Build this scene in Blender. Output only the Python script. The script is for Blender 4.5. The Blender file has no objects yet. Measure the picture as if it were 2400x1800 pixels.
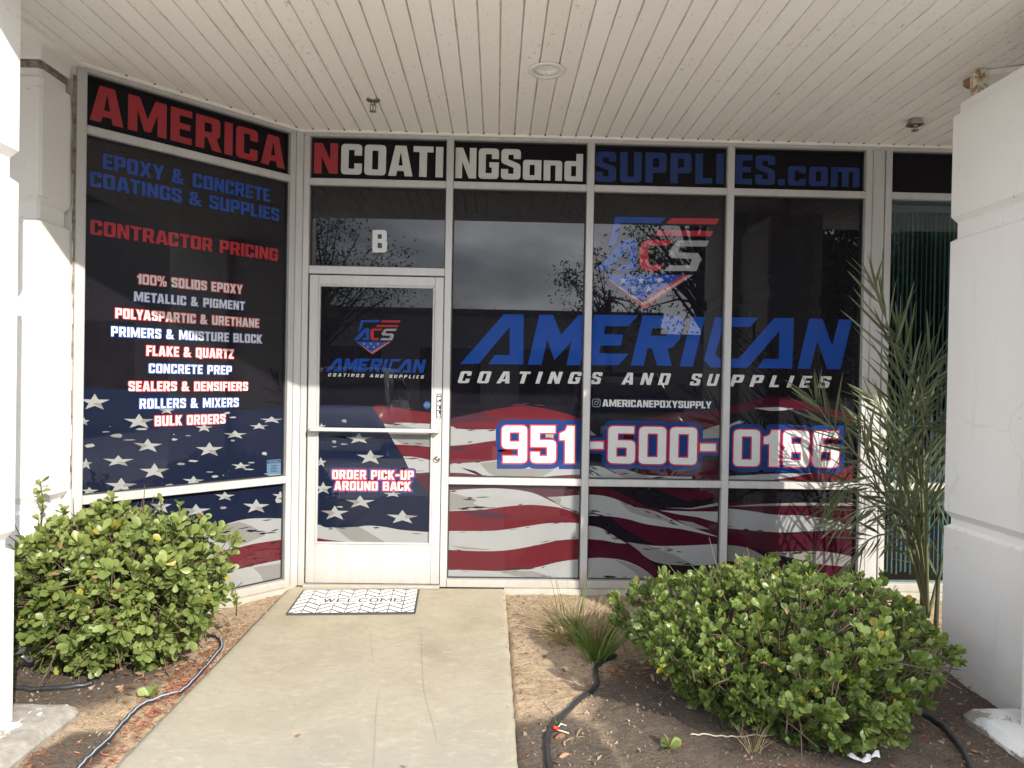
import bpy, bmesh, math, random
import numpy as np
from mathutils import Vector, Matrix, noise as mnoise
from mathutils.geometry import tessellate_polygon

S = bpy.context.scene
COL = S.collection
R = math.radians
rnd = random.Random(7)

# ------------------------------------------------------------------ camera
FPX, YAW, PIT, ROL = 1591.58, 0.02374, -0.00822, 0.01778      # focal length in px of a 2400 px wide picture
CAM = Vector((0, -4.712, 1.443))
_fw = Vector((math.sin(YAW)*math.cos(PIT), math.cos(YAW)*math.cos(PIT), math.sin(PIT)))
_rt = Vector((math.cos(YAW), -math.sin(YAW), 0))
_up = _rt.cross(_fw)
RT = _rt*math.cos(ROL) + _up*math.sin(ROL)
UP = -_rt*math.sin(ROL) + _up*math.cos(ROL)
cd = bpy.data.cameras.new('camera')
cam = bpy.data.objects.new('camera', cd)
COL.objects.link(cam)
cd.sensor_fit = 'HORIZONTAL'
cd.sensor_width = 36
cd.lens = FPX/2400*36
cd.clip_start = .05
cd.clip_end = 3000
M = Matrix((RT, UP, -_fw)).transposed().to_4x4()
M.translation = CAM
cam.matrix_world = M
S.camera = cam

# ------------------------------------------------------------------ light
SUN_T, SUN_V = .655, .71               # sideways and upward run of the sun's ray per metre away from the front
to_sun = Vector((SUN_T, -1, SUN_V)).normalized()
ELEV = math.asin(to_sun.z)
AZ = math.atan2(to_sun.x, to_sun.y)
sl = bpy.data.lights.new('sun', 'SUN')
sl.energy = 4.2
sl.angle = R(.55)
sl.color = (1, .935, .83)
so = bpy.data.objects.new('sun', sl)
COL.objects.link(so)
so.rotation_euler = to_sun.to_track_quat('Z', 'Y').to_euler()
so.location = (8, -12, 12)

W = bpy.data.worlds.new('World')
S.world = W
W.use_nodes = True
nt = W.node_tree
nt.nodes.clear()
sky = nt.nodes.new('ShaderNodeTexSky')
sky.sky_type = 'NISHITA'
sky.sun_disc = False
sky.sun_elevation = ELEV
sky.sun_rotation = AZ
sky.air_density = 1.0
sky.dust_density = 1.5
sky.ozone_density = 1.0
bg = nt.nodes.new('ShaderNodeBackground')
bg.inputs['Strength'].default_value = .15
wo = nt.nodes.new('ShaderNodeOutputWorld')
tc = nt.nodes.new('ShaderNodeTexCoord')
mp = nt.nodes.new('ShaderNodeMapping')
mp.inputs['Scale'].default_value = (1, 1, 2.6)
cl = nt.nodes.new('ShaderNodeTexNoise')
cl.inputs['Scale'].default_value = 2.1
cl.inputs['Detail'].default_value = 9
cl.inputs['Roughness'].default_value = .56
cl.inputs['Distortion'].default_value = .25
cr = nt.nodes.new('ShaderNodeValToRGB')
cr.color_ramp.elements[0].position = .34
cr.color_ramp.elements[1].position = .56
cs = nt.nodes.new('ShaderNodeTexNoise')
cs.inputs['Scale'].default_value = 3.4
cs.inputs['Detail'].default_value = 7
ck = nt.nodes.new('ShaderNodeValToRGB')
ck.color_ramp.elements[0].position = .32
ck.color_ramp.elements[0].color = (4.6, 4.9, 5.7, 1)
ck.color_ramp.elements[1].position = .68
ck.color_ramp.elements[1].color = (15, 15.4, 16.4, 1)
mx = nt.nodes.new('ShaderNodeMix')
mx.data_type = 'RGBA'
L = nt.links.new
L(tc.outputs['Generated'], mp.inputs['Vector'])
L(mp.outputs[0], cl.inputs['Vector'])
L(mp.outputs[0], cs.inputs['Vector'])
L(cl.outputs['Fac'], cr.inputs[0])
L(cs.outputs['Fac'], ck.inputs[0])
L(cr.outputs[0], mx.inputs[0])
L(sky.outputs[0], mx.inputs[6])
# clouds on the sun's side of the sky are brighter
dp = nt.nodes.new('ShaderNodeVectorMath'); dp.operation = 'DOT_PRODUCT'
dp.inputs[1].default_value = Vector((to_sun.x*.5, to_sun.y, .1)).normalized()
mr_ = nt.nodes.new('ShaderNodeMapRange')
mr_.inputs[1].default_value = -.3; mr_.inputs[2].default_value = 1.0; mr_.inputs[3].default_value = .8; mr_.inputs[4].default_value = 1.75
sc_ = nt.nodes.new('ShaderNodeVectorMath'); sc_.operation = 'SCALE'
L(tc.outputs['Generated'], dp.inputs[0]); L(dp.outputs['Value'], mr_.inputs[0])
L(ck.outputs[0], sc_.inputs[0]); L(mr_.outputs[0], sc_.inputs['Scale'])
L(sc_.outputs[0], mx.inputs[7])
L(mx.outputs[2], bg.inputs['Color'])
L(bg.outputs[0], wo.inputs['Surface'])

S.view_settings.view_transform = 'Standard'
S.view_settings.look = 'None'
S.view_settings.exposure = .84
S.view_settings.gamma = 1
S.render.engine = 'CYCLES'
S.cycles.max_bounces = 10
S.cycles.diffuse_bounces = 5
S.cycles.transparent_max_bounces = 12
S.cycles.use_denoising = True

# ------------------------------------------------------------------ picture point -> point on a real plane
def ray(px, py):
    return RT*((px-1200)/FPX) + UP*((900-py)/FPX) + _fw
def hit(px, py, n, c):
    v = ray(px, py); n = Vector(n)
    return CAM + v*((c - n.dot(CAM))/n.dot(v))
def atY(px, py, y): return hit(px, py, (0, 1, 0), y)
def atZ(px, py, z): return hit(px, py, (0, 0, 1), z)

# ------------------------------------------------------------------ objects
def tag(o, label=None, cat=None, group=None, kind=None):
    if label: o['label'] = label
    if cat: o['category'] = cat
    if group: o['group'] = group
    if kind: o['kind'] = kind
    return o
def thing(name, loc, label, cat, group=None):
    o = bpy.data.objects.new(name, None)
    o.empty_display_size = .1
    COL.objects.link(o)
    o.location = loc
    return tag(o, label, cat, group)
def root_loc(o):
    p = Vector((0, 0, 0))
    while o is not None:
        p = p + Vector(o.location); o = o.parent
    return p

class MB:
    """collects faces in world coordinates, then links them as one mesh object"""
    def __init__(s): s.v = []; s.f = []; s.mi = []; s.cur = 0; s.sm = []; s.attr = None
    def add(s, vs, fs, smooth=False):
        b = len(s.v); s.v += [tuple(p) for p in vs]
        for f in fs:
            s.f.append([b+i for i in f]); s.mi.append(s.cur); s.sm.append(smooth)
        return s
    def box(s, x0, x1, y0, y1, z0, z1, m=None):
        vs = [Vector(p) for p in ((x0,y0,z0),(x1,y0,z0),(x1,y1,z0),(x0,y1,z0),(x0,y0,z1),(x1,y0,z1),(x1,y1,z1),(x0,y1,z1))]
        if m is not None: vs = [m @ p for p in vs]
        return s.add(vs, [(0,3,2,1),(4,5,6,7),(0,1,5,4),(1,2,6,5),(2,3,7,6),(3,0,4,7)])
    def bbox(s, x0, x1, y0, y1, z0, z1, b=.004, seg=2, m=None):
        bm = bmesh.new()
        bmesh.ops.create_cube(bm, size=1)
        for v in bm.verts:
            v.co = Vector(((x0+x1)/2+v.co.x*(x1-x0), (y0+y1)/2+v.co.y*(y1-y0), (z0+z1)/2+v.co.z*(z1-z0)))
        bmesh.ops.bevel(bm, geom=bm.edges[:], offset=b, segments=seg, affect='EDGES', profile=.5)
        bm.verts.ensure_lookup_table()
        vs = [(m @ v.co) if m is not None else v.co.copy() for v in bm.verts]
        s.add(vs, [[v.index for v in f.verts] for f in bm.faces])
        bm.free(); return s
    def tube(s, pts, r, n=8, caps=True, smooth=True, flat=1.0):
        pts = [Vector(p) for p in pts]; k = len(pts)
        rs = r if isinstance(r, (list, tuple)) else [r]*k
        vs = []; a = None
        for i, p in enumerate(pts):
            t = (pts[min(i+1, k-1)] - pts[max(i-1, 0)])
            if t.length < 1e-9: t = Vector((0, 0, 1))
            t.normalize()
            if a is None:
                a = t.orthogonal().normalized()
            a = (a - t*a.dot(t))
            if a.length < 1e-6: a = t.orthogonal()
            a.normalize(); b = t.cross(a)
            for j in range(n):
                q = 2*math.pi*j/n
                vs.append(p + (a*math.cos(q) + b*math.sin(q)*flat)*rs[i])
        fs = [(i*n+j, i*n+(j+1) % n, (i+1)*n+(j+1) % n, (i+1)*n+j) for i in range(k-1) for j in range(n)]
        if caps: fs += [tuple(range(n))[::-1], tuple(range((k-1)*n, k*n))]
        return s.add(vs, fs, smooth)
    def lathe(s, prof, c, n=32, axis=None, smooth=True):
        c = Vector(c); m = Matrix.Identity(3)
        if axis is not None: m = Vector(axis).to_track_quat('Z', 'Y').to_matrix()
        vs = []
        for (r, z) in prof:
            for j in range(n):
                q = 2*math.pi*j/n
                vs.append(c + m @ Vector((r*math.cos(q), r*math.sin(q), z)))
        k = len(prof)
        fs = [(i*n+j, i*n+(j+1) % n, (i+1)*n+(j+1) % n, (i+1)*n+j) for i in range(k-1) for j in range(n)]
        return s.add(vs, fs, smooth)
    def prism(s, poly, z0, z1):
        n = len(poly)
        vs = [(x, y, z0) for x, y in poly] + [(x, y, z1) for x, y in poly]
        fs = [tuple(range(n))[::-1], tuple(range(n, 2*n))] + [(i, (i+1) % n, n+(i+1) % n, n+i) for i in range(n)]
        return s.add(vs, fs)
    def build(s, name, mat, parent=None, label=None):
        me = bpy.data.meshes.new(name)
        o = bpy.data.objects.new(name, me)
        COL.objects.link(o)
        off = Vector((0, 0, 0))
        if parent is not None:
            o.parent = parent; off = root_loc(parent)
        me.from_pydata([(p[0]-off.x, p[1]-off.y, p[2]-off.z) for p in s.v], [], s.f)
        for m in (mat if isinstance(mat, (list, tuple)) else [mat]): me.materials.append(m)
        me.polygons.foreach_set('material_index', s.mi)
        me.polygons.foreach_set('use_smooth', s.sm)
        if s.attr is not None:
            a = me.attributes.new('tint', 'FLOAT', 'POINT')
            a.data.foreach_set('value', s.attr)
        me.update()
        if label: o['label'] = label
        return o

# ------------------------------------------------------------------ materials
class NT:
    def __init__(s, name):
        s.m = bpy.data.materials.new(name); s.m.use_nodes = True
        s.t = s.m.node_tree; s.p = s.t.nodes['Principled BSDF']
        s.pos = s.t.nodes.new('ShaderNodeNewGeometry').outputs['Position']
    def n(s, kind, **kw):
        o = s.t.nodes.new('ShaderNode'+kind)
        for k, v in kw.items():
            k2 = k.replace('_', ' ')
            if k2 in o.inputs:
                if hasattr(v, 'links') or isinstance(v, bpy.types.NodeSocket): s.t.links.new(v, o.inputs[k2])
                else: o.inputs[k2].default_value = v
            else: setattr(o, k, v)
        return o
    def link(s, a, b): s.t.links.new(a, b)
    def map(s, scale=(1, 1, 1), rot=(0, 0, 0), loc=(0, 0, 0), src=None):
        o = s.n('Mapping', Scale=scale, Rotation=rot, Location=loc)
        s.link(src or s.pos, o.inputs['Vector']); return o.outputs[0]
    def noise(s, scale, detail=5, rough=.55, vec=None, dist=0):
        o = s.n('TexNoise', Scale=scale, Detail=detail, Roughness=rough, Distortion=dist)
        s.link(vec or s.pos, o.inputs['Vector']); return o.outputs['Fac']
    def ramp(s, fac, *stops, interp='LINEAR'):
        o = s.n('ValToRGB'); e = o.color_ramp.elements; o.color_ramp.interpolation = interp
        while len(e) < len(stops): e.new(.5)
        for el, (p, c) in zip(e, stops):
            el.position = p; el.color = (*c, 1) if isinstance(c, (tuple, list)) else (c, c, c, 1)
        s.link(fac, o.inputs[0]); return o.outputs[0]
    def mix(s, fac, a, b, mode='MIX'):
        o = s.t.nodes.new('ShaderNodeMix'); o.data_type = 'RGBA'; o.blend_type = mode
        for sock, v in ((o.inputs[0], fac), (o.inputs[6], a), (o.inputs[7], b)):
            if isinstance(v, bpy.types.NodeSocket): s.link(v, sock)
            elif isinstance(v, (tuple, list)): sock.default_value = (*v, 1)
            else: sock.default_value = v
        return o.outputs[2]
    def math(s, op, a, b=0.0):
        o = s.n('Math', operation=op)
        for i, v in enumerate((a, b)):
            if isinstance(v, bpy.types.NodeSocket): s.link(v, o.inputs[i])
            else: o.inputs[i].default_value = v
        return o.outputs[0]
    def sep(s):
        o = s.n('SeparateXYZ'); s.link(s.pos, o.inputs[0]); return o.outputs
    def base(s, c):
        if isinstance(c, bpy.types.NodeSocket): s.link(c, s.p.inputs['Base Color'])
        else: s.p.inputs['Base Color'].default_value = (*c, 1)
    def set(s, **kw):
        for k, v in kw.items():
            k = k.replace('_', ' ')
            if isinstance(v, bpy.types.NodeSocket): s.link(v, s.p.inputs[k])
            else: s.p.inputs[k].default_value = v
    def bump(s, h, strength=.3, dist=.01):
        o = s.n('Bump', Strength=strength, Distance=dist)
        s.link(h, o.inputs['Height']); s.link(o.outputs[0], s.p.inputs['Normal'])

def simple(name, col, rough=.5, metal=0.0, ior=1.5, var=.0, bump=0.0, scale=40):
    t = NT(name)
    if var:
        f = t.noise(scale*.25, 6, .6)
        t.base(t.ramp(f, (.3, [c*(1-var) for c in col]), (.7, [min(1, c*(1+var)) for c in col])))
    else: t.base(col)
    t.set(Roughness=rough, Metallic=metal, IOR=ior)
    if bump: t.bump(t.noise(scale, 5), bump, .004)
    return t.m

def stucco(name, col, stain=(.62, .58, .52)):
    t = NT(name)
    big = t.noise(1.1, 6, .6)
    c = t.ramp(big, (.3, [k*.95 for k in col]), (.72, col))
    z = t.sep()[2]
    low = t.ramp(t.math('ADD', z, t.math('MULTIPLY', t.noise(9, 6, .65), .35)), (.0, 1.0), (.42, 0.0))
    c = t.mix(t.math('MULTIPLY', low, .55), c, [k*.62 for k in stain])
    st = t.noise(5, 7, .6, t.map((3, 3, .35)))
    c = t.mix(t.ramp(st, (.58, 0.0), (.78, .30)), c, stain)
    dots = t.noise(38, 3, .5)
    c = t.mix(t.ramp(dots, (.745, 0.0), (.78, .5)), c, (.25, .22, .18))
    ch = t.noise(46, 5, .7, t.map(loc=(3, 1, 8)))
    for zg in (.705, 2.225, 2.325, 2.88):
        near = t.ramp(t.math('ABSOLUTE', t.math('SUBTRACT', z, zg)), (.006, 1.0), (.026, 0.0))
        c = t.mix(t.math('MULTIPLY', near, t.ramp(ch, (.60, 0.0), (.66, .55))), c, (.27, .235, .19))
    vo = t.n('TexVoronoi', feature='DISTANCE_TO_EDGE', Scale=.8)
    wv = t.n('TexNoise', Scale=2.6, Detail=6)
    t.link(t.pos, wv.inputs['Vector'])
    t.link(t.mix(.22, t.pos, wv.outputs['Color']), vo.inputs['Vector'])
    c = t.mix(t.math('MULTIPLY', t.ramp(vo.outputs['Distance'], (.0, .16), (.0025, 0.0)), t.ramp(t.noise(1.3, 3, .5, t.map(loc=(7, 7, 7))), (.52, 0.0), (.6, 1.0))), c, (.36, .33, .29))
    t.base(c); t.set(Roughness=.85, IOR=1.4)
    t.bump(t.math('ADD', t.noise(170, 4, .6), t.math('MULTIPLY', t.noise(14, 4), .8)), .32, .005)
    return t.m

M_stucco = stucco('white_stucco', (.80, .785, .755))
def m_stain():
    t = NT('dirty_caulk')
    t.base(t.ramp(t.noise(26, 6, .65), (.3, (.06, .045, .035)), (.7, (.32, .27, .22))))
    t.set(Roughness=.9); t.bump(t.noise(60, 5), .5, .006); return t.m
M_stain = m_stain()

def m_soffit():
    t = NT('painted_soffit_boards')
    g = t.noise(6, 8, .62, t.map((26, .9, 1)), .35)
    c = t.ramp(g, (.28, (.825, .80, .75)), (.7, (.86, .84, .795)))
    xs = t.math('FLOOR', t.math('MULTIPLY', t.math('ADD', t.sep()[0], .008), 1/.1057))
    wn = t.n('TexWhiteNoise', noise_dimensions='1D'); t.link(xs, wn.inputs['W'])
    c = t.mix(t.math('MULTIPLY', wn.outputs['Value'], .55), c, (.77, .735, .675))
    fx = t.math('ABSOLUTE', t.math('SUBTRACT', t.math('FRACT', t.math('MULTIPLY', t.math('ADD', t.sep()[0], .008), 1/.1057)), .5))
    gr = t.math('MULTIPLY', t.ramp(fx, (.40, 0.0), (.47, 1.0)), t.ramp(t.noise(5.5, 6, .65, t.map((1.6, .8, 1))), (.5, 0.0), (.68, .36)))
    c = t.mix(gr, c, (.33, .285, .23))
    sp = t.noise(70, 4, .6, t.map((1, .35, 1)))
    patch = t.noise(2.3, 4, .55)
    m = t.math('MULTIPLY', t.ramp(sp, (.62, 0.0), (.70, 1.0)), t.ramp(patch, (.42, .1), (.64, .8)))
    c = t.mix(m, c, (.36, .31, .25))
    sm = t.noise(9, 6, .6, t.map((1, .5, 1), loc=(3, 7, 0)))
    c = t.mix(t.ramp(sm, (.66, 0.0), (.8, .22)), c, (.42, .37, .31))
    t.base(c); t.set(Roughness=.6)
    t.bump(t.math('ADD', g, t.math('MULTIPLY', t.noise(110, 4), .5)), .28, .003)
    return t.m
M_soffit = m_soffit()
M_trim = simple('painted_trim', (.82, .79, .73), .55, var=.05, bump=.08, scale=60)

def m_alu():
    t = NT('pale_aluminium')
    g = t.noise(20, 6, .6, t.map((1, 1, .12)))
    c = t.ramp(g, (.3, (.41, .405, .395)), (.7, (.475, .47, .46)))
    d = t.noise(55, 4, .55)
    c = t.mix(t.ramp(d, (.70, 0.0), (.75, .55)), c, (.22, .2, .17))
    z = t.sep()[2]
    lo = t.ramp(t.math('ADD', z, t.math('MULTIPLY', t.noise(24, 6, .65), .2)), (.05, .75), (.24, 0.0))
    c = t.mix(lo, c, (.33, .29, .235))
    sc = t.noise(34, 7, .7, t.map((1, 1, .3), loc=(2, 9, 4)))
    c = t.mix(t.ramp(sc, (.60, 0.0), (.72, .28)), c, (.36, .34, .31))
    t.base(c); t.set(Roughness=t.ramp(g, (.3, .36), (.7, .5)), Metallic=.12)
    t.bump(t.noise(240, 3), .04, .002)
    return t.m
M_alu = m_alu()
M_joint = simple('dark_joint', (.035, .03, .027), .8)
M_gasket = simple('black_gasket', (.018, .018, .02), .55)

def vinyl(name, col, dusty=.0, spec=1.40, coat=1.0):
    t = NT(name)
    w1 = t.n('TexWave', Scale=260, wave_type='BANDS', bands_direction='Z')
    t.link(t.pos, w1.inputs['Vector'])
    f = t.noise(3.2, 5, .6)
    c = t.ramp(f, (.3, [k*.93 for k in col]), (.7, [min(1, k*1.04+dusty) for k in col]))
    c = t.mix(t.math('MULTIPLY', w1.outputs['Fac'], .16), c, [k*.55 for k in col])
    sp = t.noise(95, 3, .5)
    c = t.mix(t.ramp(sp, (.77, 0.0), (.8, .35)), c, (.5, .5, .48))
    t.base(c)
    t.set(Roughness=.6, Specular_IOR_Level=0.0, Coat_Weight=coat, Coat_Roughness=.012, Coat_IOR=spec)
    return t.m
V_black = vinyl('black_window_film', (.0072, .0068, .0100), .003)
V_top = vinyl('matt_black_window_film', (.0055, .0048, .0075), .001, 1.46, .3)
V_navy = vinyl('navy_window_film', (.0072, .0105, .0265), .001)
V_white = vinyl('white_window_film', (.245, .252, .252))
V_sign = vinyl('white_sign_film', (.54, .55, .54))
V_num = vinyl('bright_white_film', (.54, .545, .54))
V_grey = vinyl('grey_window_film', (.168, .165, .157))
V_red = vinyl('red_window_film', (.088, .0125, .018))
V_dred = vinyl('dark_red_window_film', (.042, .006, .014))
V_plum = vinyl('plum_window_film', (.048, .016, .026))
V_ink = vinyl('ink_window_film', (.009, .007, .011))
V_blue = vinyl('blue_window_film', (.013, .056, .27))
V_dblue = vinyl('deep_blue_window_film', (.010, .032, .135))
V_bred = vinyl('bright_red_window_film', (.44, .028, .04))
V_lred = vinyl('sign_red_window_film', (.33, .027, .038))
V_pale = vinyl('pale_blue_sticker', (.085, .145, .22))
V_mid = vinyl('mid_blue_sticker', (.03, .065, .15))

def m_glass():
    t = NT('tinted_glass'); tr = t.n('BsdfTransparent', Color=(.62, .72, .74, 1)); gl = t.n('BsdfGlossy', Roughness=.01, Color=(.9, .95, .95, 1))
    fr = t.n('Fresnel', IOR=1.42); mx_ = t.n('MixShader')
    t.link(fr.outputs[0], mx_.inputs[0]); t.link(tr.outputs[0], mx_.inputs[1]); t.link(gl.outputs[0], mx_.inputs[2])
    t.link(mx_.outputs[0], t.t.nodes['Material Output'].inputs['Surface'])
    return t.m
M_glass = m_glass()

def m_path():
    t = NT('path_concrete')
    a = t.noise(2.0, 8, .62); b = t.noise(21, 7, .7, t.map((.75, 1.3, 1)), .5); d = t.noise(60, 5, .6)
    c = t.ramp(a, (.28, (.275, .238, .165)), (.52, (.355, .313, .228)), (.78, (.39, .352, .275)))
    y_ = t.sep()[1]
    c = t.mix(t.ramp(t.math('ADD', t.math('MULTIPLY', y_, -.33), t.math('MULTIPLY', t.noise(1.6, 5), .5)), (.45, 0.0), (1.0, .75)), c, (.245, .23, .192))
    c = t.mix(t.ramp(b, (.52, 0.0), (.72, .38)), c, (.47, .43, .345))
    c = t.mix(t.ramp(t.noise(34, 6, .7, t.map((.7, 1.3, 1), loc=(1, 5, 0))), (.5, 0.0), (.64, .32)), c, (.225, .19, .135))
    c = t.mix(t.ramp(t.noise(7, 6, .6, t.map((1, 1, 1), loc=(4, 2, 0))), (.58, 0.0), (.8, .35)), c, (.21, .185, .135))
    c = t.mix(t.ramp(d, (.70, 0.0), (.76, .45)), c, (.14, .12, .09))
    t.base(c); t.set(Roughness=.88)
    t.bump(t.math('ADD', t.math('MULTIPLY', b, .8), d), .32, .004)
    return t.m
M_path = m_path()

def m_conc(name, c0, c1):
    t = NT(name); a = t.noise(3, 8, .65); d = t.noise(45, 6, .65)
    c = t.ramp(a, (.3, c0), (.7, c1)); c = t.mix(t.ramp(d, (.6, 0.0), (.72, .5)), c, [k*.5 for k in c0])
    t.base(c); t.set(Roughness=.9); t.bump(t.math('ADD', d, a), .5, .008); return t.m
M_conc = m_conc('rough_concrete', (.26, .235, .195), (.40, .37, .32))

def m_footing(name, th):
    t = NT(name)
    a = t.noise(7, 8, .68, None, .3); z = t.sep()[2]
    m = t.ramp(t.math('ADD', a, t.math('MULTIPLY', z, 1.2)), (th, 0.0), (th+.015, 1.0))
    c = t.mix(m, t.ramp(t.noise(22, 6, .65), (.3, (.20, .185, .16)), (.7, (.34, .32, .285))), (.66, .645, .61))
    c = t.mix(t.ramp(t.noise(4, 5, .6, t.map(loc=(5, 1, 2))), (.52, 0.0), (.68, .6)), c, (.19, .165, .135))
    t.base(c); t.set(Roughness=.9)
    t.bump(t.math('ADD', m, t.noise(60, 5)), .45, .006); return t.m
M_foot = m_footing('peeling_painted_concrete', .43)
M_footd = m_footing('bare_weathered_concrete', .57)

def m_soil():
    t = NT('dry_garden_soil')
    a = t.noise(2.2, 8, .65); b = t.noise(26, 8, .7); g = t.noise(150, 3, .6)
    dry = t.ramp(a, (.3, (.42, .30, .185)), (.7, (.55, .42, .28)))
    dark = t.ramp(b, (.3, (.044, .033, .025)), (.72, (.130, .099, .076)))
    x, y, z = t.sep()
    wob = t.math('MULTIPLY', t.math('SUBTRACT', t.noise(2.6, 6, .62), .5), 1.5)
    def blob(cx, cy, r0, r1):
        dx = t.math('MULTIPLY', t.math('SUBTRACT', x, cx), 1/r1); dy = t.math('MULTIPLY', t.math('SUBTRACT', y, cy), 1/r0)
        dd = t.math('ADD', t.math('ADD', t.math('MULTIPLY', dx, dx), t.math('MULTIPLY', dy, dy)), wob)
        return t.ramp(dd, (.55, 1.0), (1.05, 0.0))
    damp_shade = t.math('MAXIMUM', t.math('MAXIMUM', t.math('MAXIMUM', blob(1.9, -1.9, 1.1, 1.05), blob(.95, -1.85, .85, .62)), blob(.30, -2.05, .42, .30)), t.math('MAXIMUM', blob(-1.62, -2.05, .22, .15), blob(-2.2, -1.3, .5, .7)))  # damp patches; right-hand ones also carry shade painted into the soil colour
    c = t.mix(t.math('MULTIPLY', damp_shade, .9), dry, dark)
    c = t.mix(t.ramp(t.noise(75, 5, .7), (.45, 0.0), (.7, .7)), c, t.mix(damp_shade, (.19, .145, .095), (.04, .03, .022)))
    c = t.mix(t.ramp(b, (.50, 0.0), (.66, .65)), c, t.mix(damp_shade, (.14, .105, .07), (.035, .026, .02)))
    c = t.mix(t.ramp(g, (.68, 0.0), (.74, .6)), c, (.46, .42, .35))
    t.base(c); t.set(Roughness=.95)
    c2 = t.noise(60, 6, .7)
    t.bump(t.math('ADD', t.math('ADD', b, c2), t.math('MULTIPLY', g, .5)), 1.0, .016); return t.m
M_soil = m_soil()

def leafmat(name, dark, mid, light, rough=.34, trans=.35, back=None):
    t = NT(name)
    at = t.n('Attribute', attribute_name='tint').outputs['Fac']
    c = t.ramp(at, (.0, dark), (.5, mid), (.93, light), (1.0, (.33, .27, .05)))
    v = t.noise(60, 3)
    c = t.mix(t.ramp(v, (.4, 0.0), (.7, .25)), c, [k*1.35 for k in mid])
    t.base(c); t.set(Roughness=rough, IOR=1.42)
    tl = t.n('BsdfTranslucent'); mul = t.mix(1.0, c, (1.25, 1.45, .55), 'MULTIPLY'); t.link(mul, tl.inputs['Color'])
    ms = t.n('MixShader', Fac=trans); t.link(t.p.outputs[0], ms.inputs[1]); t.link(tl.outputs[0], ms.inputs[2])
    t.link(ms.outputs[0], t.t.nodes['Material Output'].inputs['Surface'])
    return t.m
M_leafL = leafmat('shrub_leaf', (.085, .118, .034), (.165, .210, .060), (.27, .31, .105), .38, .25)
M_leafR = leafmat('waxy_shrub_leaf', (.055, .088, .024), (.125, .175, .045), (.235, .29, .085), .34, .28)
M_palm = leafmat('palm_leaflet', (.058, .074, .038), (.105, .122, .066), (.18, .195, .105), .45, .2)
M_grass = leafmat('grass_blade', (.05, .085, .02), (.09, .15, .03), (.21, .24, .07), .45, .3)
M_straw = leafmat('dry_straw', (.20, .15, .085), (.33, .26, .155), (.45, .37, .24), .6, .25)
M_tree = leafmat('tree_leaf', (.022, .04, .012), (.045, .07, .02), (.075, .10, .03), .5, .25)
M_twig = simple('twig_bark', (.10, .07, .045), .85, var=.3, bump=.3, scale=90)
M_bark = simple('tree_bark', (.09, .07, .055), .9, var=.3, bump=.5, scale=30)
M_dead = leafmat('dead_leaf', (.10, .045, .022), (.22, .11, .055), (.36, .22, .13), .6, .15)
M_mulch = leafmat('red_mulch', (.12, .028, .017), (.25, .065, .036), (.36, .15, .09), .8, .05)
M_rubber = simple('black_poly_hose', (.028, .03, .034), .38, var=.2, bump=.1, scale=60)
M_stripe = simple('pale_hose_stripe', (.30, .36, .42), .45)
M_red = simple('red_plastic', (.62, .02, .015), .35)
M_wire = simple('white_wire', (.66, .65, .6), .4)
M_paper = simple('white_tissue', (.78, .77, .76), .9, var=.05)
M_chrome = simple('tarnished_chrome', (.42, .37, .33), .28, 1.0, var=.25)
M_lampw = simple('white_enamel', (.74, .72, .67), .4)
M_lens = simple('lamp_diffuser', (.60, .58, .52), .6)
M_wood = simple('weathered_wood', (.27, .15, .075), .85, var=.35, bump=.4, scale=50)
def m_rust():
    t = NT('rusty_painted_steel'); f = t.noise(30, 6, .65)
    t.base(t.ramp(f, (.47, (.70, .65, .53)), (.62, (.30, .165, .07)))); t.set(Roughness=.8); t.bump(f, .4, .004); return t.m
M_rust = m_rust()
M_matb = simple('black_mat_rubber', (.05, .05, .053), .8, bump=.3, scale=200)
M_matw = simple('white_mat_pile', (.76, .74, .70), .95, var=.05, bump=.4, scale=260)
M_matp = simple('pink_mat_pile', (.74, .64, .585), .95, var=.04, bump=.4, scale=260)
M_blind = simple('vinyl_blind', (.40, .45, .46), .5)
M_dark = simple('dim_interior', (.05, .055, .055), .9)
M_asph = m_conc('asphalt', (.075, .074, .073), (.115, .113, .11))
M_walk = m_conc('pale_bounce_concrete', (.56, .525, .46), (.68, .64, .57))
M_line = simple('road_paint', (.72, .71, .68), .7, var=.1)
M_bldg = simple('warehouse_paint', (.36, .35, .34), .8, var=.06)
M_bldg2 = simple('warehouse_band', (.16, .17, .2), .8)
M_carw = simple('white_car_paint', (.70, .71, .72), .25)
M_carg = simple('dark_car_paint', (.03, .032, .036), .25)
M_carglass = simple('car_glass', (.012, .014, .016), .05)
M_tyre = simple('tyre_rubber', (.02, .02, .02), .8)
M_rim = simple('alloy_rim', (.5, .5, .52), .3, .9)
M_lamp = simple('headlamp_lens', (.6, .62, .64), .15)
M_tail = simple('tail_lens', (.35, .01, .01), .2)

# ------------------------------------------------------------------ glass planes
class Plane:
    def __init__(s, o, u, n): s.o, s.u, s.n = Vector(o), Vector(u), Vector(n)
    def uv(s, px, py):
        p = hit(px, py, s.n, s.n.dot(s.o)) - s.o
        return (p.dot(s.u), p.z)
    def p3(s, u, v, off=0): return s.o + s.u*u + Vector((0, 0, v)) + s.n*off
GL = .045
C45 = math.sqrt(.5)
CORNER = Vector((-1.3656, 0, 0))
FAC = Plane((0, GL, 0), (1, 0, 0), (0, -1, 0))
LWN = Vector((C45, -C45, 0))
LWP = Plane(CORNER - LWN*GL, (C45, C45, 0), LWN)           # u runs left to right, 0 at the corner
LMAT = Matrix(((C45, -C45, 0, CORNER.x), (C45, C45, 0, CORNER.y), (0, 0, 1, 0), (0, 0, 0, 1)))   # local x along the wall, local y into the building
ZT0, ZT1, ZT2, ZM0, ZM1, ZS = 3.088, 2.800, 2.753, .749, .700, .041
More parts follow.
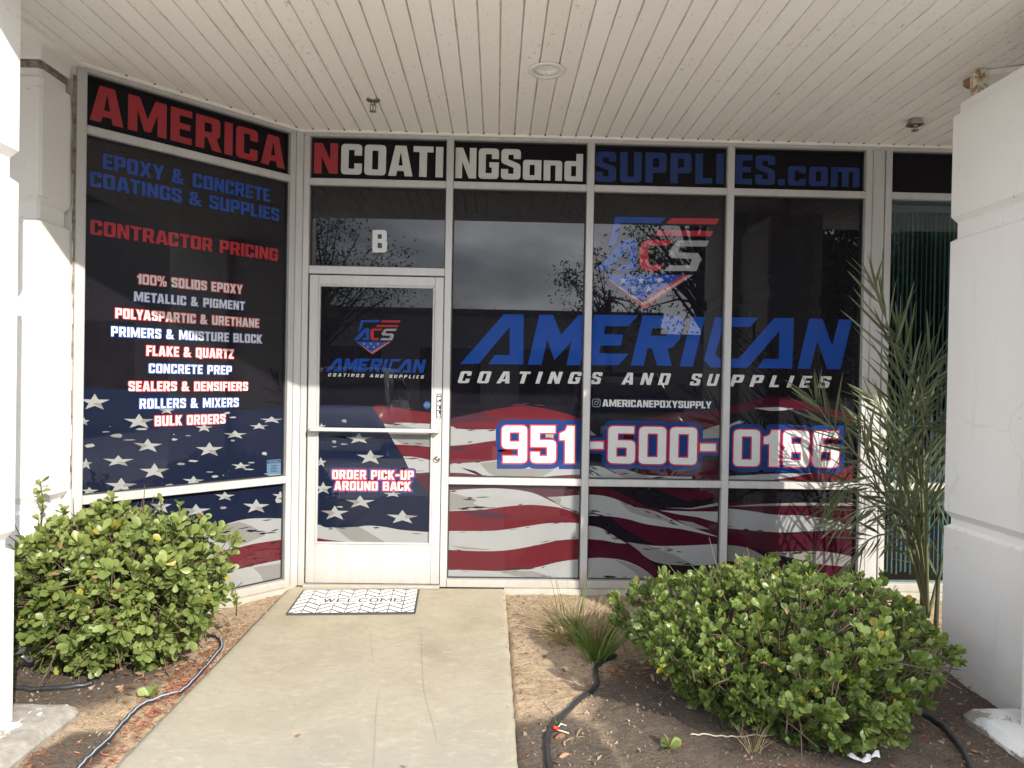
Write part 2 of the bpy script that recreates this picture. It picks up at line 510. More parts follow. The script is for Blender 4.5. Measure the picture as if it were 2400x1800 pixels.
ZDT = 2.137

def cliprect(poly, u0, u1, v0, v1):
    def clip(p, inside, inter):
        out = []
        for i in range(len(p)):
            a, b = p[i-1], p[i]; ia, ib = inside(a), inside(b)
            if ib:
                if not ia: out.append(inter(a, b))
                out.append(b)
            elif ia: out.append(inter(a, b))
        return out
    def ix(c): return lambda a, b: (c, a[1] + (b[1]-a[1])*(c-a[0])/(b[0]-a[0]))
    def iy(c): return lambda a, b: (a[0] + (b[0]-a[0])*(c-a[1])/(b[1]-a[1]), c)
    for ins, it in ((lambda q: q[0] >= u0, ix(u0)), (lambda q: q[0] <= u1, ix(u1)), (lambda q: q[1] >= v0, iy(v0)), (lambda q: q[1] <= v1, iy(v1))):
        if len(poly) < 3: return []
        poly = clip(poly, ins, it)
    return poly
def area(p): return .5*sum(p[i-1][0]*p[i][1] - p[i][0]*p[i-1][1] for i in range(len(p)))
def fill(mb, plane, loops, off):
    """loops: outer contour and holes in plane coordinates"""
    loops = [l for l in loops if len(l) > 2]
    if not loops: return
    tris = tessellate_polygon([[Vector((a, b, 0)) for a, b in l] for l in loops])
    flat = [q for l in loops for q in l]
    vs = [plane.p3(a, b, off) for a, b in flat]
    fs = []
    for t in tris:
        a, b, c = (flat[i] for i in t)
        ar = (b[0]-a[0])*(c[1]-a[1]) - (c[0]-a[0])*(b[1]-a[1])
        if abs(ar) < 1e-12: continue
        fs.append(tuple(t) if ar > 0 else tuple(t)[::-1])
    mb.add(vs, fs)

# ------------------------------------------------------------------ block lettering
def rc(pts, seg=4):
    out = []; n = len(pts)
    for i in range(n):
        p = pts[i]
        if len(p) < 3 or p[2] <= 0: out.append((p[0], p[1])); continue
        P = Vector(p[:2]); A = Vector(pts[i-1][:2]); B = Vector(pts[(i+1) % n][:2])
        r = min(p[2], (A-P).length*.49, (B-P).length*.49)
        a = P + (A-P).normalized()*r; b = P + (B-P).normalized()*r
        for k in range(seg+1):
            t = k/seg
            q = a*(1-t)**2 + P*2*t*(1-t) + b*t*t
            out.append((q.x, q.y))
    return out
q = .13
RECT = lambda a, b, c, d, r=.02: [(a, b, r), (c, b, r), (c, d, r), (a, d, r)]
GH = RECT(.215, .19, .385, .81)
G6 = [(0,0,q),(.6,0,q),(.6,.62,q),(.21,.62),(.21,.81),(.57,.81),(.57,1),(0,1,q)]
G6H = RECT(.185, .18, .415, .43)
GHD = RECT(.185, .18, .415, .82)
rot = lambda l: [(.6-p[0], 1-p[1], *p[2:]) for p in l]
GL_ = {
 'A': (.68, [[[(0,0),(.22,0),(.25,.17),(.43,.17),(.46,0),(.68,0),(.495,1),(.185,1)], [(.28,.35),(.40,.35),(.35,.75),(.33,.75)]]]),
 'B': (.61, [[[(0,0),(.61,0,q),(.61,.46,.08),(.565,.525),(.59,.58,.06),(.59,1,q),(0,1)], RECT(.21,.19,.395,.42), RECT(.21,.60,.38,.81)]]),
 'C': (.58, [[[(0,0,q),(.58,0,q),(.58,.37),(.37,.37),(.37,.19),(.21,.19),(.21,.81),(.37,.81),(.37,.63),(.58,.63),(.58,1,q),(0,1,q)]]]),
 'D': (.60, [[[(0,0),(.6,0,q),(.6,1,q),(0,1)], GH]]),
 'E': (.50, [[[(0,0),(.5,0),(.5,.19),(.21,.19),(.21,.41),(.46,.41),(.46,.59),(.21,.59),(.21,.81),(.5,.81),(.5,1),(0,1)]]]),
 'F': (.49, [[[(0,0),(.21,0),(.21,.39),(.46,.39),(.46,.58),(.21,.58),(.21,.81),(.49,.81),(.49,1),(0,1)]]]),
 'G': (.60, [[[(0,0,q),(.6,0,q),(.6,.55),(.32,.55),(.32,.38),(.39,.38),(.39,.19),(.21,.19),(.21,.81),(.39,.81),(.39,.66),(.6,.66),(.6,1,q),(0,1,q)]]]),
 'H': (.60, [[[(0,0),(.21,0),(.21,.41),(.39,.41),(.39,0),(.6,0),(.6,1),(.39,1),(.39,.6),(.21,.6),(.21,1),(0,1)]]]),
 'I': (.21, [[[(0,0),(.21,0),(.21,1),(0,1)]]]),
 'K': (.63, [[[(0,0),(.21,0),(.21,.36),(.39,0),(.63,0),(.37,.52),(.62,1),(.38,1),(.21,.66),(.21,1),(0,1)]]]),
 'L': (.48, [[[(0,0),(.48,0),(.48,.19),(.21,.19),(.21,1),(0,1)]]]),
 'M': (.84, [[[(0,0),(.2,0),(.2,.62),(.35,.06),(.49,.06),(.64,.62),(.64,0),(.84,0),(.84,1),(.59,1),(.42,.42),(.25,1),(0,1)]]]),
 'N': (.62, [[[(0,0),(.2,0),(.2,.55),(.4,0),(.62,0),(.62,1),(.42,1),(.42,.45),(.22,1),(0,1)]]]),
 'O': (.60, [[[(0,0,q),(.6,0,q),(.6,1,q),(0,1,q)], GH]]),
 'P': (.59, [[[(0,0),(.21,0),(.21,.33),(.59,.33,q),(.59,1,q),(0,1)], RECT(.21,.52,.38,.81)]]),
 'Q': (.62, [[[(0,0,q),(.33,0),(.43,-.12),(.65,-.12),(.54,.02),(.6,.08),(.6,1,q),(0,1,q)], GH]]),
 'R': (.62, [[[(0,0),(.21,0),(.21,.35),(.29,.35),(.41,0),(.64,0),(.51,.38),(.6,.47,.03),(.6,1,q),(0,1)], RECT(.21,.54,.39,.81)]]),
 'S': (.58, [[[(0,0,q),(.58,0,q),(.58,.50,.1),(.21,.66),(.21,.81),(.37,.81),(.37,.68),(.58,.68),(.58,1,q),(0,1,q),(0,.54,.1),(.37,.385),(.37,.19),(.21,.19),(.21,.34),(0,.34)]]]),
 'T': (.56, [[[(.175,0),(.385,0),(.385,.81),(.56,.81),(.56,1),(0,1),(0,.81),(.175,.81)]]]),
 'U': (.60, [[[(0,0,q),(.6,0,q),(.6,1),(.39,1),(.39,.19),(.21,.19),(.21,1),(0,1)]]]),
 'W': (.90, [[[(.14,0),(.36,0),(.45,.55),(.54,0),(.76,0),(.9,1),(.69,1),(.62,.42),(.54,1),(.36,1),(.28,.42),(.21,1),(0,1)]]]),
 'X': (.64, [[[(0,0),(.23,0),(.32,.3),(.41,0),(.64,0),(.44,.5),(.64,1),(.41,1),(.32,.7),(.23,1),(0,1),(.2,.5)]]]),
 'Y': (.64, [[[(.215,0),(.425,0),(.425,.38),(.64,1),(.42,1),(.32,.62),(.22,1),(0,1),(.215,.38)]]]),
 'Z': (.54, [[[(0,0),(.54,0),(.54,.19),(.25,.19),(.54,.81),(.54,1),(0,1),(0,.81),(.29,.81),(0,.19)]]]),
 '&': (.76, [[[(0,0,q),(.42,0,.05),(.49,.08),(.55,0),(.77,0),(.60,.23),(.70,.44),(.50,.44),(.47,.38),(.38,.51),(.5,.6,.05),(.5,1,q),(.05,1,q),(.05,.62,.04),(.12,.52),(0,.42,.05)], [(.2,.18),(.36,.18),(.36,.22),(.2,.41)], RECT(.24,.67,.32,.83)]]),
 '%': (.84, [[RECT(0,.5,.34,1,.1), RECT(.12,.62,.22,.88)], [RECT(.5,0,.84,.5,.1), RECT(.62,.12,.72,.38)], [[(.2,0),(.33,0),(.65,1),(.52,1)]]]),
 '0': (.60, [[[(0,0,q),(.6,0,q),(.6,1,q),(0,1,q)], GHD]]),
 '1': (.36, [[[(.13,0),(.36,0),(.36,1),(.18,1),(.14,.87,.05),(0,.80),(0,.62),(.13,.62)]]]),
 '5': (.60, [[[(0,0,q),(.6,0,q),(.6,.62,q),(.21,.62),(.21,.81),(.58,.81),(.58,1),(0,1),(0,.43),(.39,.43),(.39,.19),(.21,.19),(.21,.3),(0,.3)]]]),
 '6': (.60, [[G6, G6H]]),
 '9': (.60, [[rot(G6), rot(G6H)]]),
 '8': (.60, [[[(0,0,q),(.6,0,q),(.6,.45,.07),(.545,.525),(.6,.60,.06),(.6,1,q),(0,1,q),(0,.60,.06),(.055,.525),(0,.45,.07)], RECT(.185,.18,.415,.41), RECT(.185,.63,.415,.82)]]),
 '-': (.40, [[[(0,.38),(.4,.38),(.4,.57),(0,.57)]]]),
 '.': (.20, [[[(0,0),(.2,0),(.2,.2),(0,.2)]]]),
 'a': (.55, [[[(0,0,.1),(.35,0),(.35,.02),(.55,0),(.55,.66),(0,.66,.1)], RECT(.2,.16,.35,.5)]]),
 'n': (.55, [[[(0,0),(.2,0),(.2,.5),(.35,.5),(.35,0),(.55,0),(.55,.66,.1),(0,.66)]]]),
 'd': (.55, [[[(0,0,.1),(.55,0),(.55,.9),(.35,.9),(.35,.66),(0,.66,.1)], RECT(.2,.16,.35,.5)]]),
 'c': (.53, [[[(0,0,.1),(.53,0,.1),(.53,.24),(.34,.24),(.34,.16),(.2,.16),(.2,.5),(.34,.5),(.34,.42),(.53,.42),(.53,.66,.1),(0,.66,.1)]]]),
 'o': (.55, [[[(0,0,.1),(.55,0,.1),(.55,.66,.1),(0,.66,.1)], RECT(.2,.16,.35,.5)]]),
 'm': (.85, [[[(0,0),(.2,0),(.2,.5),(.325,.5),(.325,0),(.525,0),(.525,.5),(.65,.5),(.65,0),(.85,0),(.85,.66,.1),(0,.66)]]]),
 ' ': (.30, []),
}
def grow(poly, d):
    """offset a contour outwards by d (mitred, holes shrink)"""
    n = len(poly); out = []
    sgn = 1
    for i in range(n):
        a, p, b = Vector(poly[i-1]), Vector(poly[i]), Vector(poly[(i+1) % n])
        e1, e2 = p-a, b-p
        if e1.length < 1e-9 or e2.length < 1e-9: continue
        e1.normalize(); e2.normalize()
        n1 = Vector((e1.y, -e1.x)); n2 = Vector((e2.y, -e2.x))
        m = n1+n2
        if m.length < 1e-6: m = n1
        m.normalize()
        k = max(.55, m.dot(n1))
        w = p + m*(d/k)
        out.append((w.x, w.y))
    return out
def inset(c, d):
    xs = [p[0] for p in c]; ys = [p[1] for p in c]
    cx, cy, w, h_ = (min(xs)+max(xs))/2, (min(ys)+max(ys))/2, max(xs)-min(xs), max(ys)-min(ys)
    return [(cx+(x-cx)*(1-2*d/w), cy+(y-cy)*(1-2*d/h_)) for x, y in c]
def layout(text, track=.07, shear=0.0, widen=1.0, space=None):
    """glyph contours of one line, height 1, and its width"""
    x = 0; L_ = []
    for i, ch in enumerate(text):
        w, polys = GL_[ch]
        if ch == ' ':
            x += (space or w)*widen + track; continue
        t = track
        for poly in polys:
            ls = []
            for j, c in enumerate(poly):
                c = rc(c)
                if (area(c) < 0) != (j > 0): c = c[::-1]         # outer ccw, holes cw
                ls.append([(x + px_*widen + py_*shear, py_) for px_, py_ in c])
            L_.append(ls)
        x += w*widen + t
        nx = text[i+1] if i+1 < len(text) else ''
        if ch+nx in ('AT', 'TA', 'LY', 'YA', 'AC'): x -= .06
    return L_, x - track
def place(plane, glyphs, width, bl, br, tl, shear=0.0):
    """fit a laid-out line to three picture points: baseline left, baseline right, top left"""
    a = Vector(plane.uv(*bl)); b = Vector(plane.uv(*br)); h = (Vector(plane.uv(*tl)) - a).length
    ex = (b-a)/width; ey = Vector((-(b-a).y, (b-a).x)).normalized()*h
    f = lambda p: tuple(a + ex*p[0] + ey*p[1])
    return [[[f(p) for p in c] for c in ls] for ls in glyphs], h
def lettering(plane, text, bl, br, tl, mat, parent, name='lettering', off=.0026, track=.07, shear=0.0, widen=1.0, space=None, label=None, rims=()):
    g, w = layout(text, track, shear, widen, space)
    g, h = place(plane, g, w, bl, br, tl)
    for k, (d, m, nm) in enumerate(rims):                        # rims: widest first
        mb = MB()
        for i, ls in enumerate(g):
            lo = [grow(ls[0], d*h)]
            for c in ls[1:]:
                xs_ = [p[0] for p in c]; ys_ = [p[1] for p in c]
                if min(max(xs_)-min(xs_), max(ys_)-min(ys_)) > 2.3*d*h: lo.append(inset(c, d*h))
            fill(mb, plane, lo, .0012 + k*.0005 + (i % 3)*.00012)
        mb.build(nm, m, parent)
    mb = MB()
    for i, ls in enumerate(g): fill(mb, plane, ls, off + (i % 2)*.0001)
    return mb.build(name, mat, parent, label)
def pxpoly(plane, pts, k, ox, oy): return [plane.uv(ox + a/k, oy + b/k) for a, b in pts]
def smooth(pts, n=5):
    out = []
    for i in range(len(pts)-1):
        p0, p1, p2, p3 = (Vector(pts[max(0, min(len(pts)-1, j))]) for j in (i-1, i, i+1, i+2))
        for k in range(n):
            t = k/n
            c = .5*((2*p1) + (p2-p0)*t + (2*p0-5*p1+4*p2-p3)*t*t + (3*p1-p0-3*p2+p3)*t**3)
            out.append((c.x, c.y))
    out.append(tuple(pts[-1])); return out

# ------------------------------------------------------------------ storefront
shop = thing('storefront', (0, 0, 0), 'aluminium framed storefront of black window film printed with red white and blue lettering', 'storefront')
FD = .11                                                        # frame depth
def bar(name, x0, x1, z0, z1, y0=0.0, y1=FD, m=None, mat=None, b=.003, parent=shop, label=None):
    return MB().bbox(x0, x1, y0, y1, z0, z1, b, 1, m).build(name, mat or M_alu, parent, label)
XA, XB, XC, XD, XE, XF, XG, XH = -1.304, -.367, -.3185, .609, .659, 1.592, 1.6407, 2.571
ZH = 3.115
for x0, x1 in ((-1.346, XA), (XB, XC), (XD, XE), (XF, XG), (XH, 2.617)): bar('mullion', x0, x1, -.015, ZT0)
bar('mullion', 2.712, 2.757, -.015, ZT0)
bar('mullion', 3.62, 3.67, -.015, ZT0)
y1 = .004
for x0, x1 in ((XA, XB), (XC, XD), (XE, XF), (XG, XH), (2.757, 3.62)): bar('transom_bar', x0, x1, ZT2, ZT1, y1)
for x0, x1 in ((XC, XD), (XE, XF), (XG, XH), (2.757, 3.62)):
    bar('transom_bar', x0, x1, ZM1, ZM0, y1)
    bar('sill', x0, x1, -.012, ZS, y1-.012)
bar('transom_bar', XA, XB, 2.142, 2.197, y1)
bar('threshold', XA, XB, -.02, .0, -.03, .10)
bar('head_frame', -1.346, 2.757, ZT0, ZH, .0)
bar('head_frame', 2.757, 3.67, ZT0, ZH, .0)
# posts between the frames with their dark joints
MB().prism([(-1.389, -.0225), (-1.349, .004), (-1.349, .1), (-1.44, .06)], -.015, ZH).build('corner_post', M_alu, shop)
MB().box(-1.350, -1.345, .012, .1, -.015, ZH-.002).build('joint', M_joint, shop)
bar('corner_post', 2.622, 2.707, -.015, ZH, .006)
for x in (2.6165, 2.7065): MB().box(x, x+.006, .014, .1, -.015, ZH-.002).build('joint', M_joint, shop)
# slanted wing on the left
for x0, x1 in ((-.0745, -.034), (-1.335, -1.284)): bar('mullion', x0, x1, -.015, ZT0, m=LMAT)
MB().box(-.034, -.029, .012, .08, -.015, ZH-.002, m=LMAT).build('joint', M_joint, shop)
LX0, LX1 = -1.284, -.0745
bar('transom_bar', LX0, LX1, ZT2, ZT1, y1, m=LMAT)
bar('transom_bar', LX0, LX1, ZM1, ZM0, y1, m=LMAT)
bar('sill', LX0, LX1, -.012, ZS, y1-.012, m=LMAT)
bar('head_frame', -1.335, -.034, ZT0, ZH, .0, m=LMAT)

def pane(plane, x0, x1, z0, z1, mat=V_black, label=None, parent=shop, name='window_pane'):
    mb = MB()
    m = LMAT if plane is LWP else None
    e = .004
    mb.box(x0-e, x1+e, GL, GL+.008, z0-e, z1+e, m)
    p = mb.build(name, mat, parent, label)
    g = MB(); w = .008
    for a in ((x0-e, x0+w, z0, z1), (x1-w, x1+e, z0, z1), (x0+w, x1-w, z0-e, z0+w), (x0+w, x1-w, z1-w, z1+e)):
        g.box(a[0], a[1], GL-.010, GL-.0002, a[2], a[3], m)
    g.build('gasket', M_gasket, p)
    return p
P = {}
COLS = [(XA, XB), (XC, XD), (XE, XF), (XG, XH)]
for i, (x0, x1) in enumerate(COLS):
    P['t%d' % i] = pane(FAC, x0, x1, ZT1, ZT0, V_top)
    if i:
        P['m%d' % i] = pane(FAC, x0, x1, ZM0, ZT2)
        P['b%d' % i] = pane(FAC, x0, x1, ZS, ZM1)
P['m0'] = pane(FAC, XA, XB, 2.197, ZT2)
P['lt'] = pane(LWP, LX0, LX1, ZT1, ZT0, V_top)
P['lm'] = pane(LWP, LX0, LX1, ZM0, ZT2)
P['lb'] = pane(LWP, LX0, LX1, ZS, ZM1)
RECTS = {}
for i, (x0, x1) in enumerate(COLS):
    RECTS['m%d' % i] = (FAC, x0, x1, ZM0, ZT2); RECTS['b%d' % i] = (FAC, x0, x1, ZS, ZM1)
RECTS['lm'] = (LWP, LX0, LX1, ZM0, ZT2); RECTS['lb'] = (LWP, LX0, LX1, ZS, ZM1)
P['nt'] = pane(FAC, 2.757, 3.62, ZT1, ZT0, V_top)
for z0, z1 in ((ZM0, ZT2), (ZS, ZM1)):
    MB().box(2.757, 3.62, GL, GL+.006, z0, z1).build('window_pane', M_glass, shop, 'clear green tinted pane with vertical blinds behind it')

# ---- door
DX0, DX1, DZ0, DZ1 = -1.293, -.3715, .006, 2.133
GX0, GX1, GZ0, GZ1 = -1.225, -.437, .283, 2.062
door = MB()
for a in ((DX0, GX0-.006, DZ0, DZ1), (GX1+.006, DX1, DZ0, DZ1)): door.bbox(a[0], a[1], -.002, .05, a[2], a[3], .003, 1)
for a in ((DZ0, GZ0-.006), (GZ1+.006, DZ1)): door.bbox(GX0-.006, GX1+.006, .0, .048, a[0], a[1], .003, 1)
for a in ((GX0-.006, GX0+.008, GZ0-.006, GZ1+.006), (GX1-.008, GX1+.006, GZ0-.006, GZ1+.006)): door.bbox(a[0], a[1], -.006, .04, a[2], a[3], .003, 1)
for a in ((GZ0-.006, GZ0+.008), (GZ1-.008, GZ1+.006)): door.bbox(GX0+.008, GX1-.008, -.0055, .04, a[0], a[1], .003, 1)
door = door.build('door', M_alu, shop, 'aluminium glass door with a wide bottom rail and a pull bar across it')
MB().box(-1.304, -1.2935, .03, .06, 0, 2.142).box(-.3712, -.3665, .03, .06, 0, 2.142).box(-1.3, -.37, .03, .06, 2.134, 2.1425).build('door_gap', M_joint, door)
FD_ = Plane((0, .012, 0), (1, 0, 0), (0, -1, 0))
MB().box(GX0, GX1, .012, .02, GZ0, GZ1).build('door_glass', V_black, door)
RECTS['d'] = (FD_, GX0+.008, GX1-.008, GZ0+.008, GZ1-.008)
P['d'] = door
# pull bar
zb = atY(900, 1008, -.05).z
h = MB()
h.bbox(-1.262, -.405, -.066, -.046, zb-.014, zb+.012, .004, 2)
h.bbox(-1.27, -1.235, -.058, -.002, zb-.016, zb+.014, .004, 2)
h.bbox(-.425, -.385, -.060, -.002, zb-.016, zb+.014, .006, 2)
h.build('pull_bar', M_alu, door)
c = atY(1024, 1076, -.004)
lk = MB().lathe([(.0225, 0), (.0225, .006), (.019, .009), (.0125, .009), (.0125, .006), (.011, .006), (.011, .011), (.0, .011)], c, 24, (0, -1, 0))
lk.box(c.x-.001, c.x+.001, c.y-.013, c.y-.0105, c.z-.007, c.z+.007)
lk.build('lock_cylinder', M_chrome, door)
# PULL sticker on the stile
ST = Plane((0, -.002, 0), (1, 0, 0), (0, -1, 0))
a, b = ST.uv(1023.2, 923), ST.uv(1034, 980.5)
st = MB(); fill(st, ST, [[(a[0], b[1]), (b[0], b[1]), (b[0], a[1]), (a[0], a[1])]], .0006)
st.build('sticker', simple('sticker_black', (.02, .02, .022), .4), door, 'narrow black sticker reading PULL down the door stile')
mb = MB(); wv = b[0]-a[0]; hh = (a[1]-b[1])
for i, chh in enumerate('PULL'):
    g, w = layout(chh)
    y0 = a[1] - hh*(.10 + .19*(i+1)) + .002
    for ls in g: fill(mb, ST, [[(a[0] + wv*.2 + px_/w*wv*.6, y0 + py_*hh*.15) for px_, py_ in cc] for cc in ls], .0012)
for k in (.04, .88, .94): fill(mb, ST, [[(a[0]+wv*.15, a[1]-hh*(k+.03)), (b[0]-wv*.15, a[1]-hh*(k+.03)), (b[0]-wv*.15, a[1]-hh*k), (a[0]+wv*.15, a[1]-hh*k)]], .0012)
mb.build('lettering', simple('sticker_white', (.75, .75, .74), .4), door)

# ------------------------------------------------------------------ flag print
LAY = {}
def paint(panes, plane, poly, mat, off):
    """part of the printed flag: clip a polygon to the panes it crosses"""
    for key in panes:
        pl, u0, u1, v0, v1 = RECTS[key]
        if pl is not plane: poly2 = [ (pl.uv(*p)) for p in poly]
        else: poly2 = [plane.uv(*p) for p in poly]
        c = cliprect(poly2, u0, u1, v0, v1)
        if len(c) > 2: 
            mb = LAY.setdefault((key, mat.name), MB())
            fill(mb, pl, [c], off)
def T(pts, k, ox, oy): return [(ox + a/k, oy + b/k) for a, b in pts]
r6 = lambda pts: T(pts, 4.424, 180, 900)
r5 = lambda pts: T(pts, 3.53, 660, 930)
r2 = lambda pts: T(pts, 4.022, 1050, 720)
r3 = lambda pts: T(pts, 4.046, 1560, 720)
r7 = lambda pts: T(pts, 3.352, 1040, 1120)
c7 = lambda pts: T(pts, 2.765, 0, 1200)
c9 = lambda pts: T(pts, 2.765, 1600, 1200)
fr = random.Random(3)
def streaks(panes, plane, line, mat, off, n, ln=60, th=5, jit=8):
    """brush slivers lying along a stripe's edge (picture px)"""
    ln_ = [Vector(p) for p in line]
    for _ in range(n):
        i = fr.randrange(len(ln_)-1); t = fr.random()
        p = ln_[i].lerp(ln_[i+1], t); d = (ln_[i+1]-ln_[i]).normalized(); nn = Vector((-d.y, d.x))
        p = p + nn*fr.uniform(-jit, jit); l = ln*fr.uniform(.3, 1); w = th*fr.uniform(.25, 1)
        a = fr.uniform(-.12, .12); d = (d + nn*a).normalized()
        pts = [p - d*l*.5, p - d*l*.1 + nn*w*.5, p + d*l*.25 + nn*w*.2, p + d*l*.5, p + d*l*.1 - nn*w*.5, p - d*l*.3 - nn*w*.25]
        paint(panes, plane, [(v.x, v.y) for v in pts], mat, off + fr.random()*.0002)
def star(panes, plane, cx, cy, rx, ry, shade=True, rotd=0):
    pts = []
    for i in range(10):
        a_ = math.pi/2 + i*math.pi/5; rr = 1 if i % 2 == 0 else .40
        x, y = rx*rr*math.cos(a_), -ry*rr*math.sin(a_)
        y += .12*x*fr.uniform(-.2, .5) if i % 2 == 0 else 0
        pts.append((cx+x, cy+y))
    paint(panes, plane, pts, V_white, .0009)
    if shade:
        k = fr.choice([0, 1, 2])
        if k == 0: sub = [pts[2], pts[1], (cx, cy), pts[4], pts[3]]
        elif k == 1: sub = [pts[7], pts[8], pts[9], (cx+rx*.1, cy+ry*.1)]
        else: sub = [pts[6], (cx-rx*.15, cy+ry*.1), (cx+rx*.25, cy+ry*.05), pts[7]]
        paint(panes, plane, sub, V_grey, .00105)
def shard(panes, plane, cx, cy, rx, ry):
    n = 6
    pts = [(cx + rx*math.cos(i*2*math.pi/n)*fr.uniform(.7, 1.1), cy + ry*math.sin(i*2*math.pi/n)*fr.uniform(.5, 1.1)) for i in range(n)]
    paint(panes, plane, pts, fr.choice([V_white, V_white, V_grey]), .0008)

# left wing: canton
LP = ['lm', 'lb']
top = r6(smooth([(20, 30), (500, 58), (900, 82), (1250, 170), (1500, 240), (1700, 265), (2180, 243)]))
paint(LP, LWP, top + [(690, 1420), (150, 1420)], V_navy, .0003)
streaks(LP, LWP, top, V_black, .0006, 6, 90, 4, 10)
for cx, cy, rx, ry in ((185,190,165,90),(645,390,165,82),(735,640,158,74),(1375,680,150,78),(430,800,168,62),(805,905,162,84),(460,1055,175,84),(1640,525,130,45),(1890,440,105,38),(2020,372,130,36),(1700,850,105,40),(1210,1005,120,54),(2040,945,110,42),(95,830,70,64),(130,1110,100,42),(75,390,60,48),(930,275,90,42),(1320,455,95,48),
                       (1535,1165,110,52),(1860,1270,145,78),(1235,1315,160,72),(870,1270,120,80),(460,1340,120,60),(2110,1160,90,50),(700,1420,150,70)):
    star(LP, LWP, 180+cx/4.424, 900+cy/4.424, rx/4.424, ry/4.424)
for cx, cy, rx, ry in ((1015,575,35,15),(1150,537,38,7),(1615,585,30,15),(1945,720,35,28),(1200,797,60,14),(1430,957,40,18),(135,640,65,25),(300,495,50,10),(420,535,75,25),(545,580,70,9),(680,470,70,14),(960,1050,50,18),(1810,815,45,12),(1515,1282,40,18),(1080,830,50,18),(1780,885,60,8),(1560,300,35,14),(1620,345,40,10),(1005,522,12,8),(1380,912,45,6),(1520,947,9,6),(345,440,8,6),(2090,1210,45,25)):
    shard(LP, LWP, 180+cx/4.424, 900+cy/4.424, rx/4.424, ry/4.424)
# left wing: stripes below the canton
l1 = c7(smooth([(300, 230), (700, 190), (1080, 128), (1250, 115), (1400, 95), (1600, 45), (1830, 42)]))
l2 = c7(smooth([(300, 330), (900, 320), (1300, 262), (1500, 240), (1650, 205), (1830, 178)]))
l3 = c7(smooth([(300, 470), (900, 450), (1300, 405), (1500, 380), (1650, 345), (1830, 308)]))
bot = [(690, 1420), (110, 1420)]
paint(LP, LWP, l1 + bot, V_white, .0005)
paint(LP, LWP, c7([(1390, 105), (1550, 62), (1640, 95), (1720, 150), (1600, 200), (1490, 235), (1470, 190), (1400, 150)]), V_grey, .00065)
paint(LP, LWP, c7([(1080, 135), (1120, 150), (1100, 165), (1020, 165)]), V_grey, .00065)
paint(LP, LWP, l2 + bot, V_red, .0007)
paint(LP, LWP, l3 + bot, V_white, .0009)
paint(LP, LWP, c7([(1640, 360), (1830, 330), (1830, 470), (1720, 480), (1690, 410)]), V_grey, .0010)
for l_, m_, n_ in ((l1, V_navy, 16), (l2, V_ink, 8), (l3, V_ink, 9)): streaks(LP, LWP, l_[-22:], m_, .0012, n_, 32, 4, 6)
streaks(LP, LWP, c7([(1400, 150), (1600, 125), (1800, 100)]), V_navy, .0012, 9, 40, 6, 12)
streaks(LP, LWP, c7([(1430, 310), (1620, 280), (1820, 240)]), V_dred, .0012, 8, 50, 5, 12)

# door
DP = ['d']
paint(DP, FD_, r5(smooth([(280, 72), (500, 62), (750, 78)]) + [(850, 225), (960, 440), (1060, 600), (1180, 750), (1240, 840), (1260, 1300), (260, 1300)]), V_navy, .0003)
def dband(t_, b_, m_, off): paint(DP, FD_, r5(smooth(t_) + smooth(b_)[::-1]), m_, off)
d0 = [(750, 78), (900, 82), (1050, 108), (1270, 135)]
d1 = [(845, 224), (1000, 214), (1270, 226)]
d2 = [(940, 395), (1100, 402), (1270, 418)]
d3 = [(1005, 492), (1120, 500), (1270, 535)]
d4 = [(1070, 632), (1150, 630), (1270, 630)]
d5 = [(1180, 752), (1215, 800), (1270, 850)]
for t_, b_, m_ in ((d0, d1, V_red), (d1, d2, V_white), (d2, d3, V_red), (d3, d4, V_white), (d4, d5, V_dred)): dband(t_, b_, m_, .0005)
paint(DP, FD_, r5([(850, 240), (1000, 232), (1240, 300), (1240, 410), (1000, 395), (930, 350)]), V_grey, .0007)
for l_ in (d0, d1, d2, d3, d4): streaks(DP, FD_, r5(l_), V_plum, .0009, 5, 45, 4, 5)
e0 = smooth([(270, 1050), (330, 1062), (400, 1078), (560, 1088), (700, 1066), (850, 1076), (1000, 1102), (1260, 1122)])
paint(DP, FD_, r5(e0 + [(1260, 1300), (260, 1300)]), V_white, .0006)
paint(DP, FD_, r5([(440, 1085), (640, 1075), (760, 1145), (900, 1225), (680, 1225), (560, 1180)]), V_grey, .0008)
paint(DP, FD_, r5([(270, 1165), (400, 1185), (540, 1200), (680, 1230), (270, 1230)]), V_red, .0009)
streaks(DP, FD_, r5(e0), V_navy, .001, 12, 35, 4, 6)
for cx, cy, rx, ry in ((640,348,113,46),(735,502,120,63),(650,872,130,56),(440,962,120,63),(1000,997,138,60),(345,758,80,56),(325,542,50,43),(920,805,85,30),(330,245,40,28)):
    star(DP, FD_, 660+cx/3.53, 930+cy/3.53, rx/3.53, ry/3.53)
for cx, cy, rx, ry in ((520,200,25,16),(435,370,22,16),(515,392,36,9),(440,413,25,4),(480,910,35,8)): shard(DP, FD_, 660+cx/3.53, 930+cy/3.53, rx/3.53, ry/3.53)

